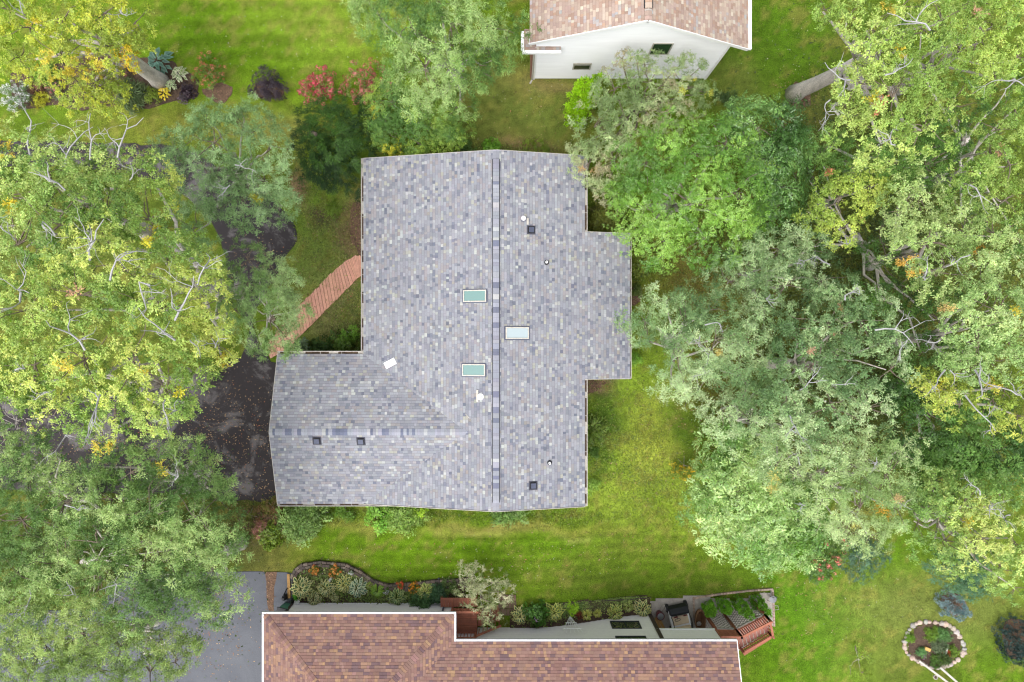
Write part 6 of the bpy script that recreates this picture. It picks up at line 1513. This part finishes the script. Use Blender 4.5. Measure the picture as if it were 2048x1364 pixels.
tree('pale_tree', 'pale green tree right of the large-leaved one, with an orange patch', 'willow', [A(148, 172, 104), A(170, 190, 122), A(190, 206, 142)], [(1580, 930, 48, 10), (1650, 945, 56, 11), (1705, 930, 56, 11), (1770, 945, 56, 11), (1720, 1015, 56, 11), (1640, 1010, 50, 10), (1790, 1010, 40, 10), (1740, 1070, 34, 9), (1800, 905, 40, 10), (1690, 1060, 30, 9.5)], spacing=.42, size=.60, gap=-.7, spots=[(1765, 1025, 18, A(224, 176, 70)), (1550, 965, 20, A(206, 196, 110)), (1715, 1050, 12, A(206, 200, 110)), (1795, 995, 10, TAN)], dead=[(1600, 930, 11.5, 0, -20, .9), (1750, 930, 12, 10, -20, 1.0), (1610, 1010, 11, 0, 20, 1.0), (1795, 1005, 11, 20, -10, .9)])
tree('understory_tree', 'dark green tree in the lower part of the woods at the right', 'ash', DEEP, [(1860, 830, 56, 7), (1830, 890, 50, 7), (1900, 900, 60, 7.5), (1980, 900, 56, 7.5), (1870, 960, 50, 7), (1940, 850, 50, 7), (2030, 930, 50, 7.5), (1820, 780, 40, 6.5)], spacing=.48, size=.74, gap=-.6)
tree('understory_tree', 'dark green tree behind the sage mass, right of the yellow crown', 'round', DEEP, [(1620, 420, 40, 5), (1600, 480, 40, 5), (1760, 480, 50, 6), (1800, 570, 50, 6), (1760, 600, 46, 6.5), (1880, 640, 56, 7), (1850, 700, 50, 7), (1620, 350, 40, 4.5), (1640, 300, 40, 5)], spacing=.48, size=.6, gap=-.5)
tree('understory_tree', 'dark green tree in the gaps below the upper right oaks', 'round', DEEP, [(1900, 210, 50, 6), (1940, 250, 50, 6), (1870, 330, 50, 6), (1930, 440, 46, 6), (1850, 60, 40, 6), (2040, 480, 40, 7), (2020, 180, 40, 6)], spacing=.48, size=.6, gap=-.3)
tree('oak_tree', 'yellowish oak crown at the right edge below the middle one', 'oak', [A(150, 168, 70), A(176, 188, 84), A(200, 204, 96)], [(2010, 775, 40, 11), (2035, 830, 36, 10.5), (1985, 800, 30, 10.5), (1890, 790, 44, 11), (1920, 810, 36, 11), (1860, 770, 30, 11)], gap=-.3, spots=[(1985, 770, 14, GOLD), (1880, 770, 14, A(206, 196, 60)), (1900, 790, 8, PINK)], dead=[(2040, 790, 11.6, -30, 5, 1.8), (1900, 740, 12, 0, 30, 1.2)])
tree('oak_tree', 'yellow-tinged crown over the lawn in the lower right', 'oak', [A(124, 154, 76), A(154, 180, 94), A(182, 200, 110), A(200, 208, 118)], [(1870, 1010, 44, 9), (1930, 1000, 50, 9.5), (2000, 1010, 50, 9.5), (1890, 1080, 46, 9), (1960, 1075, 50, 9.5), (2025, 1080, 44, 9), (1835, 1045, 34, 8.5), (1910, 1120, 32, 8), (2000, 1135, 42, 8.5), (2030, 1175, 24, 8), (1870, 970, 34, 9)], gap=-.6, spots=[(1940, 1045, 16, A(220, 206, 90))], dead=[(1980, 1010, 10.6, -20, 20, 1.6), (2020, 1030, 10.4, -30, 10, 1.6), (1960, 990, 10.6, 20, -20, 1.4)], dens=1)
tree('understory_tree', 'small dark blue-green tree below the yellow-tinged crown', 'ash', [A(70, 106, 72), A(88, 124, 86)], [(1920, 1140, 34, 3), (1955, 1150, 30, 3), (1890, 1125, 26, 2.6), (1935, 1172, 20, 2)], spacing=.36, size=.5, gap=-.6, trunk=.08)

tree('understory_tree', 'dark green low tree in the gaps of the lower left stand', 'round', DEEP, [(90, 1080, 70, 4.5), (200, 1150, 70, 4.5), (300, 1080, 70, 4.5), (60, 1210, 60, 4.5), (170, 1230, 50, 4.5), (250, 1010, 50, 4.5), (380, 1110, 50, 4), (120, 980, 50, 4.5), (330, 1180, 50, 4)], spacing=.66, size=.66, gap=-.6, trunk=.12)

bt = thing('bare_shrub', 'leafless tan twiggy shrub at the left edge beside the dark driveway', 'shrub', G(20, 850))
rr_ = np.random.default_rng(77)
for i in range(6):
    b_ = G(14 + 8 * i, 862 - 5 * i); mb_ = MB(); bare_branch(bt, b_, Vector((rr_.normal(0, .5), rr_.normal(0, .5), 1.4)), 2.2, .03, rr_, 3, mb_); mb_.build('stem', M['bark'], bt)
